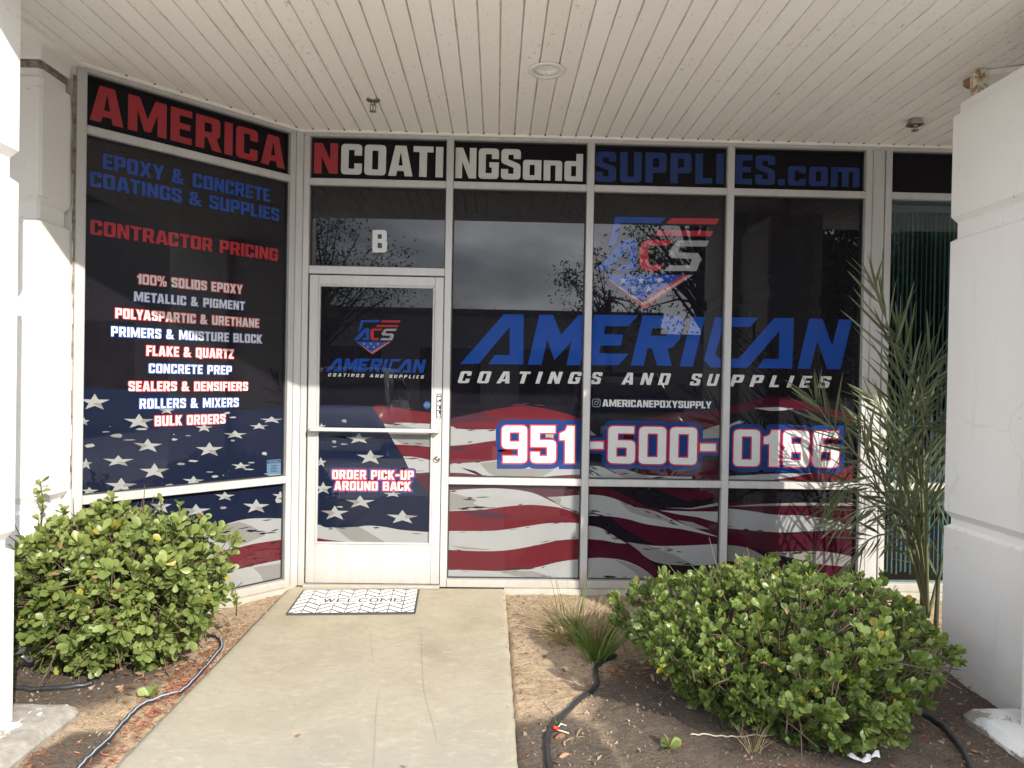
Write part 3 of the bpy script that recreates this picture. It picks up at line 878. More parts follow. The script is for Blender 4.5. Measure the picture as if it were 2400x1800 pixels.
# windows: the waving stripes
WP = ['m1']
w0 = smooth([(0, 1055), (300, 990), (500, 952), (700, 930), (850, 945), (1050, 985), (1260, 1052)])
w1a = smooth([(0, 1118), (200, 1150), (330, 1152), (460, 1150), (700, 1130), (900, 1150), (1260, 1190)])
w1b = smooth([(0, 1308), (200, 1292), (460, 1255), (800, 1230), (1260, 1260)])
w2 = smooth([(0, 1475), (250, 1462), (460, 1440), (800, 1400), (1260, 1420)])
w3 = smooth([(0, 1560), (150, 1565), (330, 1590), (500, 1640), (700, 1625), (1000, 1590), (1260, 1575)])
dn = [(1262, 1660), (0, 1660)]
for l_, m_, o_ in ((w0, V_red, .0003), (w1a, V_white, .0005), (w1b, V_red, .0007), (w2, V_white, .0009), (w3, V_red, .0010)): paint(WP, FAC, r2(l_ + dn), m_, o_)
paint(WP, FAC, r2([(0, 1058), (300, 992), (380, 1000), (330, 1035), (540, 1045), (380, 1075), (0, 1095)]), V_plum, .00045)
paint(WP, FAC, r2([(0, 1320), (130, 1305), (170, 1350), (0, 1350)]), V_plum, .0008)
paint(WP, FAC, r2([(300, 1470), (460, 1450), (640, 1520), (1000, 1530), (900, 1590), (500, 1620), (380, 1560)]), V_grey, .00095)
for l_, n_ in ((w0, 8), (w1a, 10), (w1b, 8), (w2, 8), (w3, 6)): streaks(WP, FAC, r2(l_[:22]), V_plum, .0011, n_, 40, 4, 6)
paint(WP, FAC, r2([(120, 1510), (260, 1545), (350, 1598), (290, 1585), (180, 1540)]), V_ink, .0011)
WP = ['b1']
a1 = smooth([(20, 100), (250, 85), (420, 82), (600, 98), (720, 125), (830, 175), (930, 225), (1090, 300)])
a2 = smooth([(20, 262), (300, 250), (450, 230), (640, 212), (750, 215), (900, 232), (1000, 262), (1090, 300)])
a3 = smooth([(20, 417), (250, 417), (430, 412), (650, 380), (800, 358), (950, 350), (1090, 358)])
a4 = smooth([(20, 565), (280, 575), (480, 570), (700, 535), (880, 495), (1000, 482), (1090, 480)])
a5 = smooth([(20, 718), (300, 728), (480, 730), (700, 708), (880, 665), (1000, 645), (1090, 640)])
dn = [(1090, 830), (10, 830)]
paint(WP, FAC, r7([(0, 40), (1090, 40)] + dn), V_plum, .0003)
for l_, m_, o_ in ((a1, V_white, .0005), (a2, V_red, .0007), (a3, V_white, .0009), (a4, V_red, .0011), (a5, V_white, .0013)): paint(WP, FAC, r7(l_ + dn), m_, o_)
paint(WP, FAC, r7([(810, 150), (900, 148), (1090, 132), (1090, 292), (960, 238), (880, 190)]), V_white, .0006)
paint(WP, FAC, r7([(815, 152), (895, 150), (925, 165), (910, 215), (860, 185)]), V_grey, .00075)
paint(WP, FAC, r7([(20, 110), (120, 130), (260, 175), (230, 200), (300, 232), (120, 250), (20, 258)]), V_grey, .0006)
paint(WP, FAC, r7([(90, 262), (340, 255), (520, 300), (560, 310), (440, 325), (300, 312)]), V_plum, .0008)
paint(WP, FAC, r7([(130, 585), (300, 625), (480, 640), (360, 642), (230, 615)]), V_plum, .0012)
paint(WP, FAC, r7([(400, 700), (560, 705), (720, 700), (640, 720), (500, 722)]), V_plum, .0012)
paint(WP, FAC, r7([(430, 735), (700, 732), (800, 760), (790, 785), (720, 788), (560, 770)]), V_grey, .0014)
paint(WP, FAC, r7([(45, 530), (200, 545), (370, 560), (330, 566), (160, 560)]), V_grey, .0010)
for l_, n_ in ((a1, 8), (a2, 8), (a3, 12), (a4, 9), (a5, 9)): streaks(WP, FAC, r7(l_), V_plum, .0015, n_, 34, 3, 4)
streaks(WP, FAC, r7([(120, 160), (320, 160)]), V_ink, .0015, 4, 40, 4, 4)
streaks(WP, FAC, r7([(120, 245), (320, 235)]), V_ink, .0015, 4, 50, 4, 3)
streaks(WP, FAC, r7([(300, 780), (560, 795), (900, 780)]), V_plum, .0015, 8, 40, 4, 6)
WP = ['m2']
paint(WP, FAC, r3(smooth([(-250, 1080), (-100, 1040), (200, 985), (545, 960)]) + [(545, 1260), (-250, 1260)]), V_dred, .0003)
paint(WP, FAC, r3([(345, 1175), (400, 1150), (520, 1112), (545, 1100), (545, 1240), (350, 1245)]), V_grey, .0005)
paint(WP, FAC, r3(smooth([(-250, 1380), (0, 1420), (545, 1480)]) + [(545, 1660), (-250, 1660)]), V_dred, .0003)
paint(WP, FAC, r2(smooth([(1320, 1495), (1450, 1505), (1560, 1560), (1620, 1570), (2000, 1590), (2300, 1600)]) + [(2300, 1660), (1320, 1660)]), V_white, .0006)
paint(WP, FAC, r2([(1330, 1150), (1395, 1210), (1330, 1210)]), V_grey, .0006)
paint(WP, FAC, r2([(1480, 1500), (1680, 1530), (1900, 1600), (2000, 1660), (1780, 1660), (1640, 1600)]), V_grey, .0007)
streaks(WP, FAC, r2([(1330, 1520), (1470, 1600), (1900, 1590), (2200, 1600)]), V_ink, .0009, 12, 40, 5, 8)
WP = ['m3']
paint(WP, FAC, r3(smooth([(580, 950), (850, 880), (1050, 850), (1300, 890), (1500, 950), (1790, 1010)]) + [(1790, 1100), (1400, 985), (1200, 975), (1000, 985), (850, 975), (580, 1020)]), V_dred, .0003)
paint(WP, FAC, r3([(840, 956), (1060, 946), (1220, 964), (1100, 980), (990, 984)]), V_white, .0006)
paint(WP, FAC, r3(smooth([(590, 1120), (700, 1075), (740, 1090), (680, 1110)]) + [(590, 1160)]), V_white, .0005)
paint(WP, FAC, r3(smooth([(580, 1600), (800, 1592), (1000, 1580), (1390, 1572)]) + smooth([(1390, 1572), (1200, 1610), (1000, 1640), (800, 1670)])+ [(580, 1670)]), V_white, .0005)
paint(WP, FAC, r3(smooth([(1000, 1650), (1200, 1610), (1400, 1570), (1600, 1545), (1790, 1500)]) + [(1790, 1670), (1000, 1670)]), V_red, .0004)
streaks(WP, FAC, r3([(600, 1130), (760, 1085), (880, 1100)]), V_ink, .0008, 8, 30, 4, 5)
WP = ['b2']
paint(WP, FAC, r7([(1100, 40), (2200, 40), (2200, 840), (1100, 840)]), V_dred, .0003)
paint(WP, FAC, r7(smooth([(1300, 70), (1450, 150), (1700, 250), (2200, 230)]) + [(2200, 150), (1900, 180), (1600, 60)]), V_ink, .0005)
paint(WP, FAC, r7(smooth([(1110, 128), (1250, 140), (1360, 170), (1500, 228), (1660, 262), (1850, 350), (2170, 468)]) + smooth([(1870, 402), (1600, 365), (1450, 325), (1300, 302), (1110, 297)])), V_white, .0006)
paint(WP, FAC, r7([(1370, 175), (1500, 228), (1640, 255), (1850, 365), (1700, 330), (1560, 300), (1460, 265)]), V_grey, .0008)
paint(WP, FAC, r7([(1690, 255), (1900, 262), (2180, 265), (2180, 360), (2000, 310), (1850, 288)]), V_white, .0006)
paint(WP, FAC, r7([(1730, 235), (1950, 236), (2180, 190), (2180, 216), (1950, 247)]), V_grey, .0006)
paint(WP, FAC, r7([(1830, 330), (1960, 350), (2090, 405), (1960, 395)]), V_grey, .0006)
paint(WP, FAC, r7([(1110, 300), (1300, 305), (1420, 400), (1560, 480), (1660, 525), (1440, 510), (1250, 395), (1110, 368)]), V_ink, .0006)
paint(WP, FAC, r7(smooth([(1110, 370), (1230, 393), (1330, 450), (1437, 516)]) + smooth([(1437, 516), (1350, 510), (1250, 490), (1110, 480)])), V_white, .0007)
paint(WP, FAC, r7(smooth([(1440, 503), (1600, 528), (1800, 535), (2180, 518)]) + smooth([(2180, 668), (2050, 686), (1850, 686), (1700, 670), (1600, 630), (1530, 570)])), V_white, .0007)
paint(WP, FAC, r7([(1440, 503), (1600, 528), (1740, 580), (1800, 600), (1970, 684), (1850, 686), (1700, 670), (1600, 630), (1530, 570)]), V_grey, .0009)
paint(WP, FAC, r7([(1590, 625), (1700, 672), (1850, 690), (2180, 672), (2180, 830), (1690, 830), (1680, 720)]), V_ink, .0005)
paint(WP, FAC, r7(smooth([(1110, 632), (1250, 628), (1400, 645), (1520, 690), (1620, 755), (1690, 830)]) + [(1110, 830)]), V_white, .0007)
paint(WP, FAC, r7([(1340, 640), (1500, 685), (1620, 755), (1690, 830), (1560, 820), (1500, 740)]), V_grey, .0009)
for l_ in ([(1130, 270), (1330, 295)], [(1400, 190), (1850, 360)], [(1530, 530), (1900, 600)], [(1800, 670), (1980, 684)], [(1250, 780), (1600, 800)], [(1250, 420), (1400, 490)]): streaks(WP, FAC, r7(l_), V_ink, .0011, 8, 30, 4, 6)
WP = ['b3']
paint(WP, FAC, c9([(280, -60), (1140, -60), (1140, 480), (280, 480)]), V_dred, .0003)
paint(WP, FAC, c9(smooth([(280, -25), (450, -5), (600, 18), (800, 25), (1000, 60), (1140, 95)]) + smooth([(1140, 104), (800, 126), (600, 131), (280, 104)])), V_white, .0006)
paint(WP, FAC, c9([(280, -35), (500, -52), (760, -60), (1140, -58), (1140, -40), (700, -42)]), V_grey, .0006)
paint(WP, FAC, c9(smooth([(280, 212), (400, 228), (500, 270), (610, 325)]) + [(280, 318)]), V_grey, .0006)
paint(WP, FAC, c9(smooth([(540, 262), (850, 253), (1000, 268), (1140, 300)]) + [(1140, 362), (900, 340), (700, 318), (600, 290)]), V_grey, .0007)
paint(WP, FAC, c9([(560, 265), (720, 300), (900, 345), (600, 330), (450, 240)]), V_ink, .0009)
for l_ in ([(300, 108), (600, 132), (900, 124)], [(560, 262), (900, 258)], [(800, 40), (1130, 100)]): streaks(WP, FAC, c9(l_), V_ink, .0011, 7, 35, 4, 5)
for (key, mn), mb in LAY.items():
    mb.build('flag_print', bpy.data.materials[mn], P[key])

# ------------------------------------------------------------------ signs
V_sgrey = V_white
lettering(LWP, 'AMERICA', (209.9, 280.3), (666.9, 396.5), (209.9, 193.6), V_lred, P['lt'], track=.09)
lettering(FAC, 'N', (735.7, 406.5), (792, 407.6), (735.9, 335), V_lred, P['t0'])
lettering(FAC, 'COATI', (799, 408.5), (1038, 416.2), (799, 337), V_sign, P['t0'])
lettering(FAC, 'NGSand', (1066.9, 417.5), (1365.3, 425.5), (1068.2, 346), V_sign, P['t1'])
lettering(FAC, 'SUPPLI', (1394.9, 426.5), (1695.8, 431.4), (1396.5, 355.5), V_dblue, P['t2'], track=.11)
lettering(FAC, 'ES.com', (1722, 431.8), (2014, 438.8), (1723, 362.6), V_dblue, P['t3'], track=.09)
lettering(LWP, 'EPOXY & CONCRETE', (240.5, 395.3), (633.4, 474.6), (241.6, 359), V_blue, P['lm'])
lettering(LWP, 'COATINGS & SUPPLIES', (209.9, 436), (654, 518.8), (210.8, 400.7), V_blue, P['lm'])
lettering(LWP, 'CONTRACTOR PRICING', (210.8, 548.9), (651, 612.3), (211.3, 514), V_lred, P['lm'])
for i, (t_, bl, tl, br) in enumerate((
    ('100% SOLIDS EPOXY', (321.9, 665.1), (321.9, 641.6), (567.8, 689.3)), ('METALLIC & PIGMENT', (313.9, 705.6), (314.6, 683.2), (573.2, 727.3)),
    ('POLYASPARTIC & URETHANE', (270.2, 745.4), (271.2, 721.9), (606.9, 768.2)), ('PRIMERS & MOISTURE BLOCK', (260.4, 788.1), (261.1, 764.6), (613.7, 805)),
    ('FLAKE & QUARTZ', (342.9, 833.3), (343.6, 809.8), (547.2, 840.5)), ('CONCRETE PREP', (348.3, 874.1), (349, 852), (542.5, 877.8)),
    ('SEALERS & DENSIFIERS', (300.9, 916.8), (301.3, 893.7), (580.5, 915.7)), ('ROLLERS & MIXERS', (326.6, 958), (327.3, 934.5), (558.8, 953.7)),
    ('BULK ORDERS', (362.4, 998.6), (363.5, 975), (528, 992.4)))):
    lettering(LWP, t_, bl, br, tl, V_num, P['lm'], track=.10, rims=((.075, V_bred if i % 2 == 0 else V_blue, 'letter_rim'),))
lettering(FAC, 'B', (872.9, 591.5), (907.5, 592), (872.9, 538.8), V_sign, P['m0'])

# the big blue word, traced letter by letter
WORD = [r2([(115,535),(525,68),(713,68),(710,540),(380,537),(440,450),(580,452),(582,185),(290,533)]),
        r2([(752,542),(862,72),(990,73),(1067,258),(1228,75),(1350,75),(1245,547),(1115,547),(1165,322),(1002,500),(935,305),(882,543)]),
        r2([(1378,70),(1790,78),(1700,180),(1482,178),(1468,253),(1650,257),(1627,362),(1440,362),(1422,432),(1703,440),(1606,546),(1268,546)]),
        None,
        r3([(132,560),(247,92),(375,94),(256,562)]),
        r3([(468,95),(880,98),(797,187),(545,185),(472,440),(505,487),(690,490),(1030,102),(1216,103),(1200,582),(868,578),(930,490),(1070,490),(1078,225),(775,575),(425,572),(362,505)]),
        r3([(1248,583),(1360,108),(1487,110),(1580,368),(1640,115),(1768,118),(1655,590),(1530,588),(1437,315),(1370,585)])]
RL = [r2([(1722,548),(1835,78),(2185,84),(2225,125),(2185,300),(2120,375),(2070,390),(2107,553),(1970,550),(1922,388),(1878,388),(1845,550)]),
      r2([(1925,197),(2075,200),(2060,270),(1910,270)])]
word_uv = [[[FAC.uv(*p) for p in w]] if w else [[FAC.uv(*p) for p in l] for l in RL] for w in WORD]
wb = [min(p[0] for l in word_uv for p in l[0]), max(p[0] for l in word_uv for p in l[0]), min(p[1] for l in word_uv for p in l[0]), max(p[1] for l in word_uv for p in l[0])]
for key, idx in (('m1', (0, 1)), ('m2', (2, 3, 4, 5)), ('m3', (5, 6))):
    pl, u0, u1, v0, v1 = RECTS[key]
    mb = MB()
    for i in idx:
        ls = word_uv[i]
        if len(ls) > 1: fill(mb, FAC, ls, .0018)
        else: fill(mb, FAC, [cliprect(ls[0], u0, u1, v0, v1)], .0018)
    mb.build('lettering', V_blue, P[key])
# the emblem, traced from the window
r8 = lambda pts: T(pts, 5.185, 1300, 420)
EMB = [('blue', [(735,457),(1355,468),(1283,537),(800,531),(740,775),(643,850)]),
       ('red', [(1420,472),(1997,478),(1970,550),(1350,540)]), ('red', [(1260,620),(1930,630),(1895,695),(1192,688)]),
       ('blue', [(497,1102),(850,728),(997,730),(990,1108),(745,1108),(805,1040),(895,1040),(893,850),(650,1102)]),
       ('red', [(1100,738),(1445,742),(1375,808),(1140,808),(1140,1040),(1320,1040),(1262,1112),(1085,1112),(1030,1050),(1033,810)]),
       ('white', [(1500,745),(1872,747),(1845,818),(1530,818),(1500,890),(1740,898),(1783,965),(1720,1118),(1320,1115),(1395,1045),(1640,1048),(1670,970),(1420,960),(1383,920),(1430,815)]),
       ('red', [(560,1145),(700,1240),(1088,1530),(1660,1168),(1680,1162),(1092,1576)]),
       ('white', [(570,1152),(1072,1497),(1630,1162),(1677,1162),(1086,1538)]),
       ('red', [(1560,1162),(1630,1162),(1072,1497),(1048,1478)]),
       ('blue', [(585,1157),(1560,1162),(1055,1478)])]
for cx, cy in ((832,1230),(1045,1232),(1270,1232),(950,1330),(1138,1332)):
    EMB.append(('star', [(cx + 48*(1 if i % 2 == 0 else .4)*math.sin(i*math.pi/5), cy - 50*(1 if i % 2 == 0 else .4)*math.cos(i*math.pi/5)) for i in range(10)]))
emb_uv = [(k, [FAC.uv(*p) for p in r8(pts)]) for k, pts in EMB]
eb = [min(p[0] for _, l in emb_uv for p in l), max(p[0] for _, l in emb_uv for p in l), min(p[1] for _, l in emb_uv for p in l), max(p[1] for _, l in emb_uv for p in l)]
def emblem(plane, f, parent):
    for col, mat, off in (('blue', V_blue, .0018), ('red', V_lred, .0017), ('white', V_white, .0019), ('star', V_white, .0022)):
        mb = MB()
        for k, l in emb_uv:
            if k == col: fill(mb, plane, [[f(p) for p in l]], off)
        mb.build('emblem', mat, parent)
emblem(FAC, lambda p: p, P['m2'])
def affine(b, x0, x1, z0, z1): return lambda p: (x0 + (p[0]-b[0])/(b[1]-b[0])*(x1-x0), z0 + (p[1]-b[2])/(b[3]-b[2])*(z1-z0))
q0, q1 = FD_.uv(720+562/5.185, 640+987/5.185), FD_.uv(720+1137/5.185, 640+575/5.185)
emblem(FD_, affine(eb, q0[0], q1[0], q0[1], q1[1]), door)
q0, q1 = FD_.uv(762.8, 870.5), FD_.uv(720+1447/5.185, 640+1050/5.185)
fa = affine(wb, q0[0], q1[0], q0[1], q1[1])
mb = MB()
for ls in word_uv: fill(mb, FD_, [[fa(p) for p in l] for l in ls], .0018)
mb.build('lettering', V_blue, door)
for t_, bl, br, tl, key in (('COATING', (1071.9, 897.8), (1356.5, 899.6), (1071.9, 869.8), 'm1'), ('S AND SU', (1382, 900), (1679, 904.4), (1382, 872), 'm2'), ('PPLIES', (1709, 905.6), (1940.6, 909.4), (1709, 878), 'm3')):
    lettering(FAC, t_, bl, br, tl, V_sign, P[key], track=.52, shear=.24, widen=1.25, space=.42)
lettering(FD_, 'COATINGS AND SUPPLIES', (768.6, 882), (992, 887.3), (768.6, 874.5), V_num, door, track=.5, shear=.24, widen=1.2, space=.4)
# social handle on its dark blue strip
mb = MB(); fill(mb, FAC, [[FAC.uv(*p) for p in ((1380, 931), (1674, 937), (1674, 963), (1380, 959))]], .0010)
mb.build('label_strip', V_navy, P['m2'])
lettering(FAC, 'AMERICANEPOXYSUPPLY', (1411.8, 952.7), (1666.8, 957.5), (1411.8, 936), V_num, P['m2'])
a, b = FAC.uv(1387.6, 953.9), FAC.uv(1407.5, 934.5)
iw = b[0]-a[0]
rr_ = lambda m, r: rc([(a[0]+m*iw, a[1]+m*iw, r*iw), (b[0]-m*iw, a[1]+m*iw, r*iw), (b[0]-m*iw, b[1]-m*iw, r*iw), (a[0]+m*iw, b[1]-m*iw, r*iw)])
cir = lambda r, dx=0, dy=0, n=20: [((a[0]+b[0])/2+dx*iw+r*iw*math.cos(i*2*math.pi/n), (a[1]+b[1])/2+dy*iw+r*iw*math.sin(i*2*math.pi/n)) for i in range(n)]
mb = MB()
fill(mb, FAC, [rr_(0, .3), rr_(.085, .24)[::-1]], .0024); fill(mb, FAC, [cir(.25), cir(.165)[::-1]], .0024); fill(mb, FAC, [cir(.06, .26, .26, 10)], .0024)
mb.build('emblem', V_white, P['m2'])
# telephone number
ph = dict(track=.085, rims=((.16, V_dblue, 'letter_backing'), (.034, V_bred, 'letter_rim')))
lettering(FAC, '951', (1175.6, 1084.7), (1346.6, 1085.6), (1175.6, 997.2), V_num, P['m1'], **ph)
lettering(FAC, '600', (1424.2, 1085.5), (1632.2, 1089), (1424.2, 998.5), V_num, P['m2'], **ph)
lettering(FAC, '0186', (1718.2, 1092), (1965.3, 1095.8), (1718.2, 1006.7), V_num, P['m3'], **ph)
mb = MB(); rim = MB(); bk = MB()
for x0, y0, x1, y1_ in ((1374, 1035.3, 1413.8, 1052), (1640.8, 1040, 1677.2, 1057.2)):
    for m_, e, o_ in ((mb, 0, .0026), (rim, 3.8, .0019), (bk, 11, .0011)):
        fill(m_, FAC, [[FAC.uv(x0-e, y1_+e), FAC.uv(x1+e, y1_+e), FAC.uv(x1+e, y0-e), FAC.uv(x0-e, y0-e)]], o_)
bk.build('letter_backing', V_dblue, P['m2']); rim.build('letter_rim', V_bred, P['m2']); mb.build('lettering', V_num, P['m2'])
od = dict(track=.10, rims=((.27, V_dblue, 'letter_backing'), (.10, V_bred, 'letter_rim')))
lettering(FD_, 'ORDER PICK-UP', (779, 1122.6), (969.3, 1124.2), (779, 1101.4), V_num, door, **od)
lettering(FD_, 'AROUND BACK', (783.8, 1148.4), (963.1, 1150.2), (784.3, 1127.5), V_num, door, **od)
# stickers
a = FD_.uv(1001.4, 949.3); rr0 = .0275
mb = MB(); fill(mb, FD_, [[(a[0]+rr0*math.cos(R(22.5+45*i)), a[1]+rr0*math.sin(R(22.5+45*i))) for i in range(8)]], .0012)
mb.build('sticker', V_mid, door, 'small blue octagonal sticker on the door glass')
lettering(FD_, 'ADT', (994.5, 952.5), (1008.5, 952.9), (994.5, 945.5), V_pale, door)
mb = MB(); fill(mb, LWP, [[LWP.uv(*p) for p in ((625.3, 1112.5), (658, 1110.5), (658, 1076), (625.3, 1078.5))]], .0013)
mb.build('sticker', V_pale, P['lm'], 'pale blue warning sticker in the lower corner of the slanted window')
mb = MB(); fill(mb, LWP, [[LWP.uv(*p) for p in ((626.5, 1086.5), (657, 1084.3), (657, 1078), (626.5, 1080.2))]], .0018)
for i in range(5): fill(mb, LWP, [[LWP.uv(633+i % 2*2, 1092+i*3.6), LWP.uv(650-i % 2*3, 1091+i*3.6), LWP.uv(650-i % 2*3, 1090+i*3.6), LWP.uv(633+i % 2*2, 1091+i*3.6)]], .0018)
mb.build('sticker_print', V_navy, P['lm'])
lettering(LWP, 'WARNING', (629, 1085.6), (654.5, 1084), (629, 1081), V_pale, P['lm'])

# ------------------------------------------------------------------ blind and room behind the clear window
bl = thing('window_blind', (3.19, .16, 2.72), 'vertical vinyl blinds hanging behind the clear pane at the right', 'blind')
mb = MB()
brn = random.Random(5)
x = 2.77
while x < 3.62:
    a_ = R(52 + brn.uniform(-7, 7)); w = .030
    dx, dy = w*math.cos(a_), w*math.sin(a_)
    for s0, s1 in ((-1, 0), (0, 1)):
        bulge0 = .006 if s0 == 0 else 0; bulge1 = .006 if s1 == 0 else 0
        n_ = Vector((-math.sin(a_), math.cos(a_), 0))
        A = Vector((x+dx*s0, .16+dy*s0, 0)) - n_*bulge0; B = Vector((x+dx*s1, .16+dy*s1, 0)) - n_*bulge1
        zb_ = .08 + brn.uniform(-.01, .01)
        mb.add([A+Vector((0,0,zb_)), B+Vector((0,0,zb_)), B+Vector((0,0,2.70)), A+Vector((0,0,2.70))], [(0,1,2,3)])
    x += .034
mb.build('slats', M_blind, bl)
MB().bbox(2.75, 3.63, .135, .185, 2.70, 2.745, .004).build('headrail', M_alu, bl)
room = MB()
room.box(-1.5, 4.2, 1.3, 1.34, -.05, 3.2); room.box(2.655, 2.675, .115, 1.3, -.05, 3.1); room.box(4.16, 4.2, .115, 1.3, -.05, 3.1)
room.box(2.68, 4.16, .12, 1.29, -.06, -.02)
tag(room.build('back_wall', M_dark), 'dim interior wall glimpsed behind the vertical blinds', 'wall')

# ------------------------------------------------------------------ soffit
SF = thing('porch_ceiling', (0, -1.2, 3.12), 'white painted tongue and groove board ceiling over the entrance', 'ceiling')
cl_ = atZ(1181/.9217, 151/.9217, 3.12)
BW, GW, GD = .1057, .009, .011
mb = MB()
k0, k1 = -38, 68
def yback(x):                       # where the boards stop: the front or the slanted wing
    return -.026 if x > -1.36 else min(-.026, (x + 1.3656) - .036)
def yfront(x): return -2.10
for k in range(k0, k1):
    xa, xb = -.008 + k*BW + GW/2, -.008 + (k+1)*BW - GW/2
    j = ((k*7919) % 13)/13*.0012
    za = 3.120 + j
    if xb < -3.3: continue
    ya, yb_ = max(yfront(xa), -2.10), -2.10
    b0, b1 = yback(xa), yback(xb)
    if b0 < -2.09: continue
    runs = [(yb_, yb_, b0, b1)]
    if xb > cl_.x-.066 and xa < cl_.x+.066: runs = [(yb_, yb_, cl_.y-.066, cl_.y-.066), (cl_.y+.066, cl_.y+.066, b0, b1)]
    quads = [(xa, xb, *r_) for r_ in runs]
    if len(runs) > 1:
        if xa < cl_.x-.066: quads.append((xa, cl_.x-.066, *[cl_.y-.066]*2, *[cl_.y+.066]*2))
        if xb > cl_.x+.066: quads.append((cl_.x+.066, xb, *[cl_.y-.066]*2, *[cl_.y+.066]*2))
    for (xa_, xb_, p0_, p1_, p2_, p3_) in quads:
        vs = [(xa_, p0_, za), (xb_, p1_, za), (xb_, p3_, za), (xa_, p2_, za),
              (xa_-GW*.3, p0_, za+GD), (xb_+GW*.3, p1_, za+GD), (xb_+GW*.3, p3_, za+GD), (xa_-GW*.3, p2_, za+GD)]
        mb.add(vs, [(0,3,2,1), (0,4,7,3), (1,2,6,5), (0,1,5,4), (3,7,6,2)])
mb.box(-4.2, 7.4, -2.12, .12, 3.21, 3.23)
for xs0, xs1, ys0, ys1 in ((-4.2, cl_.x-.11, -2.12, .12), (cl_.x+.11, 7.4, -2.12, .12), (cl_.x-.11, cl_.x+.11, -2.12, cl_.y-.11), (cl_.x-.11, cl_.x+.11, cl_.y+.11, .12)): mb.box(xs0, xs1, ys0, ys1, 3.134, 3.15)
mb.build('boards', M_soffit, SF)
mb = MB()
for k in range(k0, k1):
    x = -.008 + k*BW
    y = yback(x)
    if x < -2.2: continue
    mb.box(x-.0065, x+.0065, y-.011, y-.001, 3.1185, 3.126)
mb.build('groove_gaps', M_joint, SF)
tr = MB()
tr.bbox(-1.372, 4.2, -.026, .10, 3.112, 3.135, .003, 1)
tr.bbox(-1.372, 4.2, -.012, .10, ZH+.0005, 3.1125, .002, 1)
tr.bbox(-1.36, .012, -.026, .06, 3.1125, 3.1345, .003, 1, LMAT)
tr.bbox(-1.36, .008, -.012, .06, ZH+.0005, 3.1115, .002, 1, LMAT)
tr.build('edge_trim', M_trim, SF)
fa_ = MB()
fa_.bbox(-6, 8, -2.48, -2.098, 3.118, 3.56, .004, 1)
fa_.build('fascia_beam', M_stucco, SF)
rf = MB(); rf.box(-6, 8, -2.44, 1.6, 3.562, 3.62); rf.build('roof', M_conc, SF)
up = MB(); up.box(-6, 8, .115, .2, 3.162, 4.6); up.box(-6, 8, -2.0, -1.9, 3.64, 4.4)
up.build('upper_wall', M_stucco, SF)
MB().box(-3.15, -2.30, -2.1, -1.0, 3.110, 3.128).box(-2.43, -2.28, -1.9, -.93, 3.104, 3.126).build('edge_trim', M_trim, SF)

# recessed light
cl_ = atZ(1181/.9217, 151/.9217, 3.12)
lt = thing('recessed_light', cl_, 'round white recessed downlight in the board ceiling', 'ceiling light')
MB().lathe([(.071, 0), (.098, -.001), (.101, -.004), (.098, -.008), (.072, -.009), (.069, -.004)], (cl_.x, cl_.y, 3.119), 48).build('trim_ring', M_lampw, lt)
MB().lathe([(.0715, 0.006), (.0715, -.006), (.062, .03), (.056, .07), (.052, .075)], (cl_.x, cl_.y, 3.119), 48).build('reflector', M_lampw, lt)
MB().lathe([(.0, .066), (.03, .067), (.056, .072)], (cl_.x, cl_.y, 3.119), 48).build('diffuser', M_lens, lt)

def sprinkler(px, py, drop, label):
    c_ = atZ(px, py, 3.12)
    t_ = thing('sprinkler_head', c_, label, 'fire sprinkler', 'sprinkler heads in the ceiling')
    x, y, z = c_
    if drop:
        MB().lathe([(.042, 0), (.04, -.006), (.028, -.012), (.016, -.014), (.0, -.014)], (x, y, 3.1205), 24).build('escutcheon', M_chrome, t_)
    else:
        MB().lathe([(.040, 0), (.042, -.025), (.040, -.030), (.052, -.032), (.05, -.036), (.018, -.04), (0, -.04)], (x, y, 3.1205), 24).build('escutcheon', M_chrome, t_)
    z0 = 3.108 if drop else 3.082; s_ = 1 if drop else .55
    f_ = MB(); f_.lathe([(.0, 0), (.012, 0), (.013, -.016*s_), (.0, -.016*s_)], (x, y, z0), 12)
    for sg in (-1, 1): f_.tube([(x+sg*.010, y, z0-.012*s_), (x+sg*.018, y, z0-.03*s_), (x+sg*.014, y, z0-.046*s_), (x+sg*.003, y, z0-.054*s_)], .0035, 6)
    f_.tube([(x, y, z0-.014*s_), (x, y, z0-.05*s_)], .004, 6)
    f_.build('frame_arms', M_chrome, t_)
    d_ = MB(); d_.lathe([(0, 0), (.018, 0), (.0185, -.002), (0, -.002)], (x, y, z0-.056*s_), 16)
    for i in range(8):
        a_ = i*math.pi/4; d_.box(.016, .0225, -.004, .004, -.002, 0, Matrix.Translation((x, y, z0-.0562*s_)) @ Matrix.Rotation(a_, 4, 'Z'))
    d_.build('deflector', M_chrome, t_)
sprinkler(806/.9217, 216/.9217, True, 'small chrome sprinkler head hanging from the ceiling boards above the door')
sprinkler(1977/.9217, 258/.9217, False, 'chrome sprinkler with a cup escutcheon near the right pillar top')

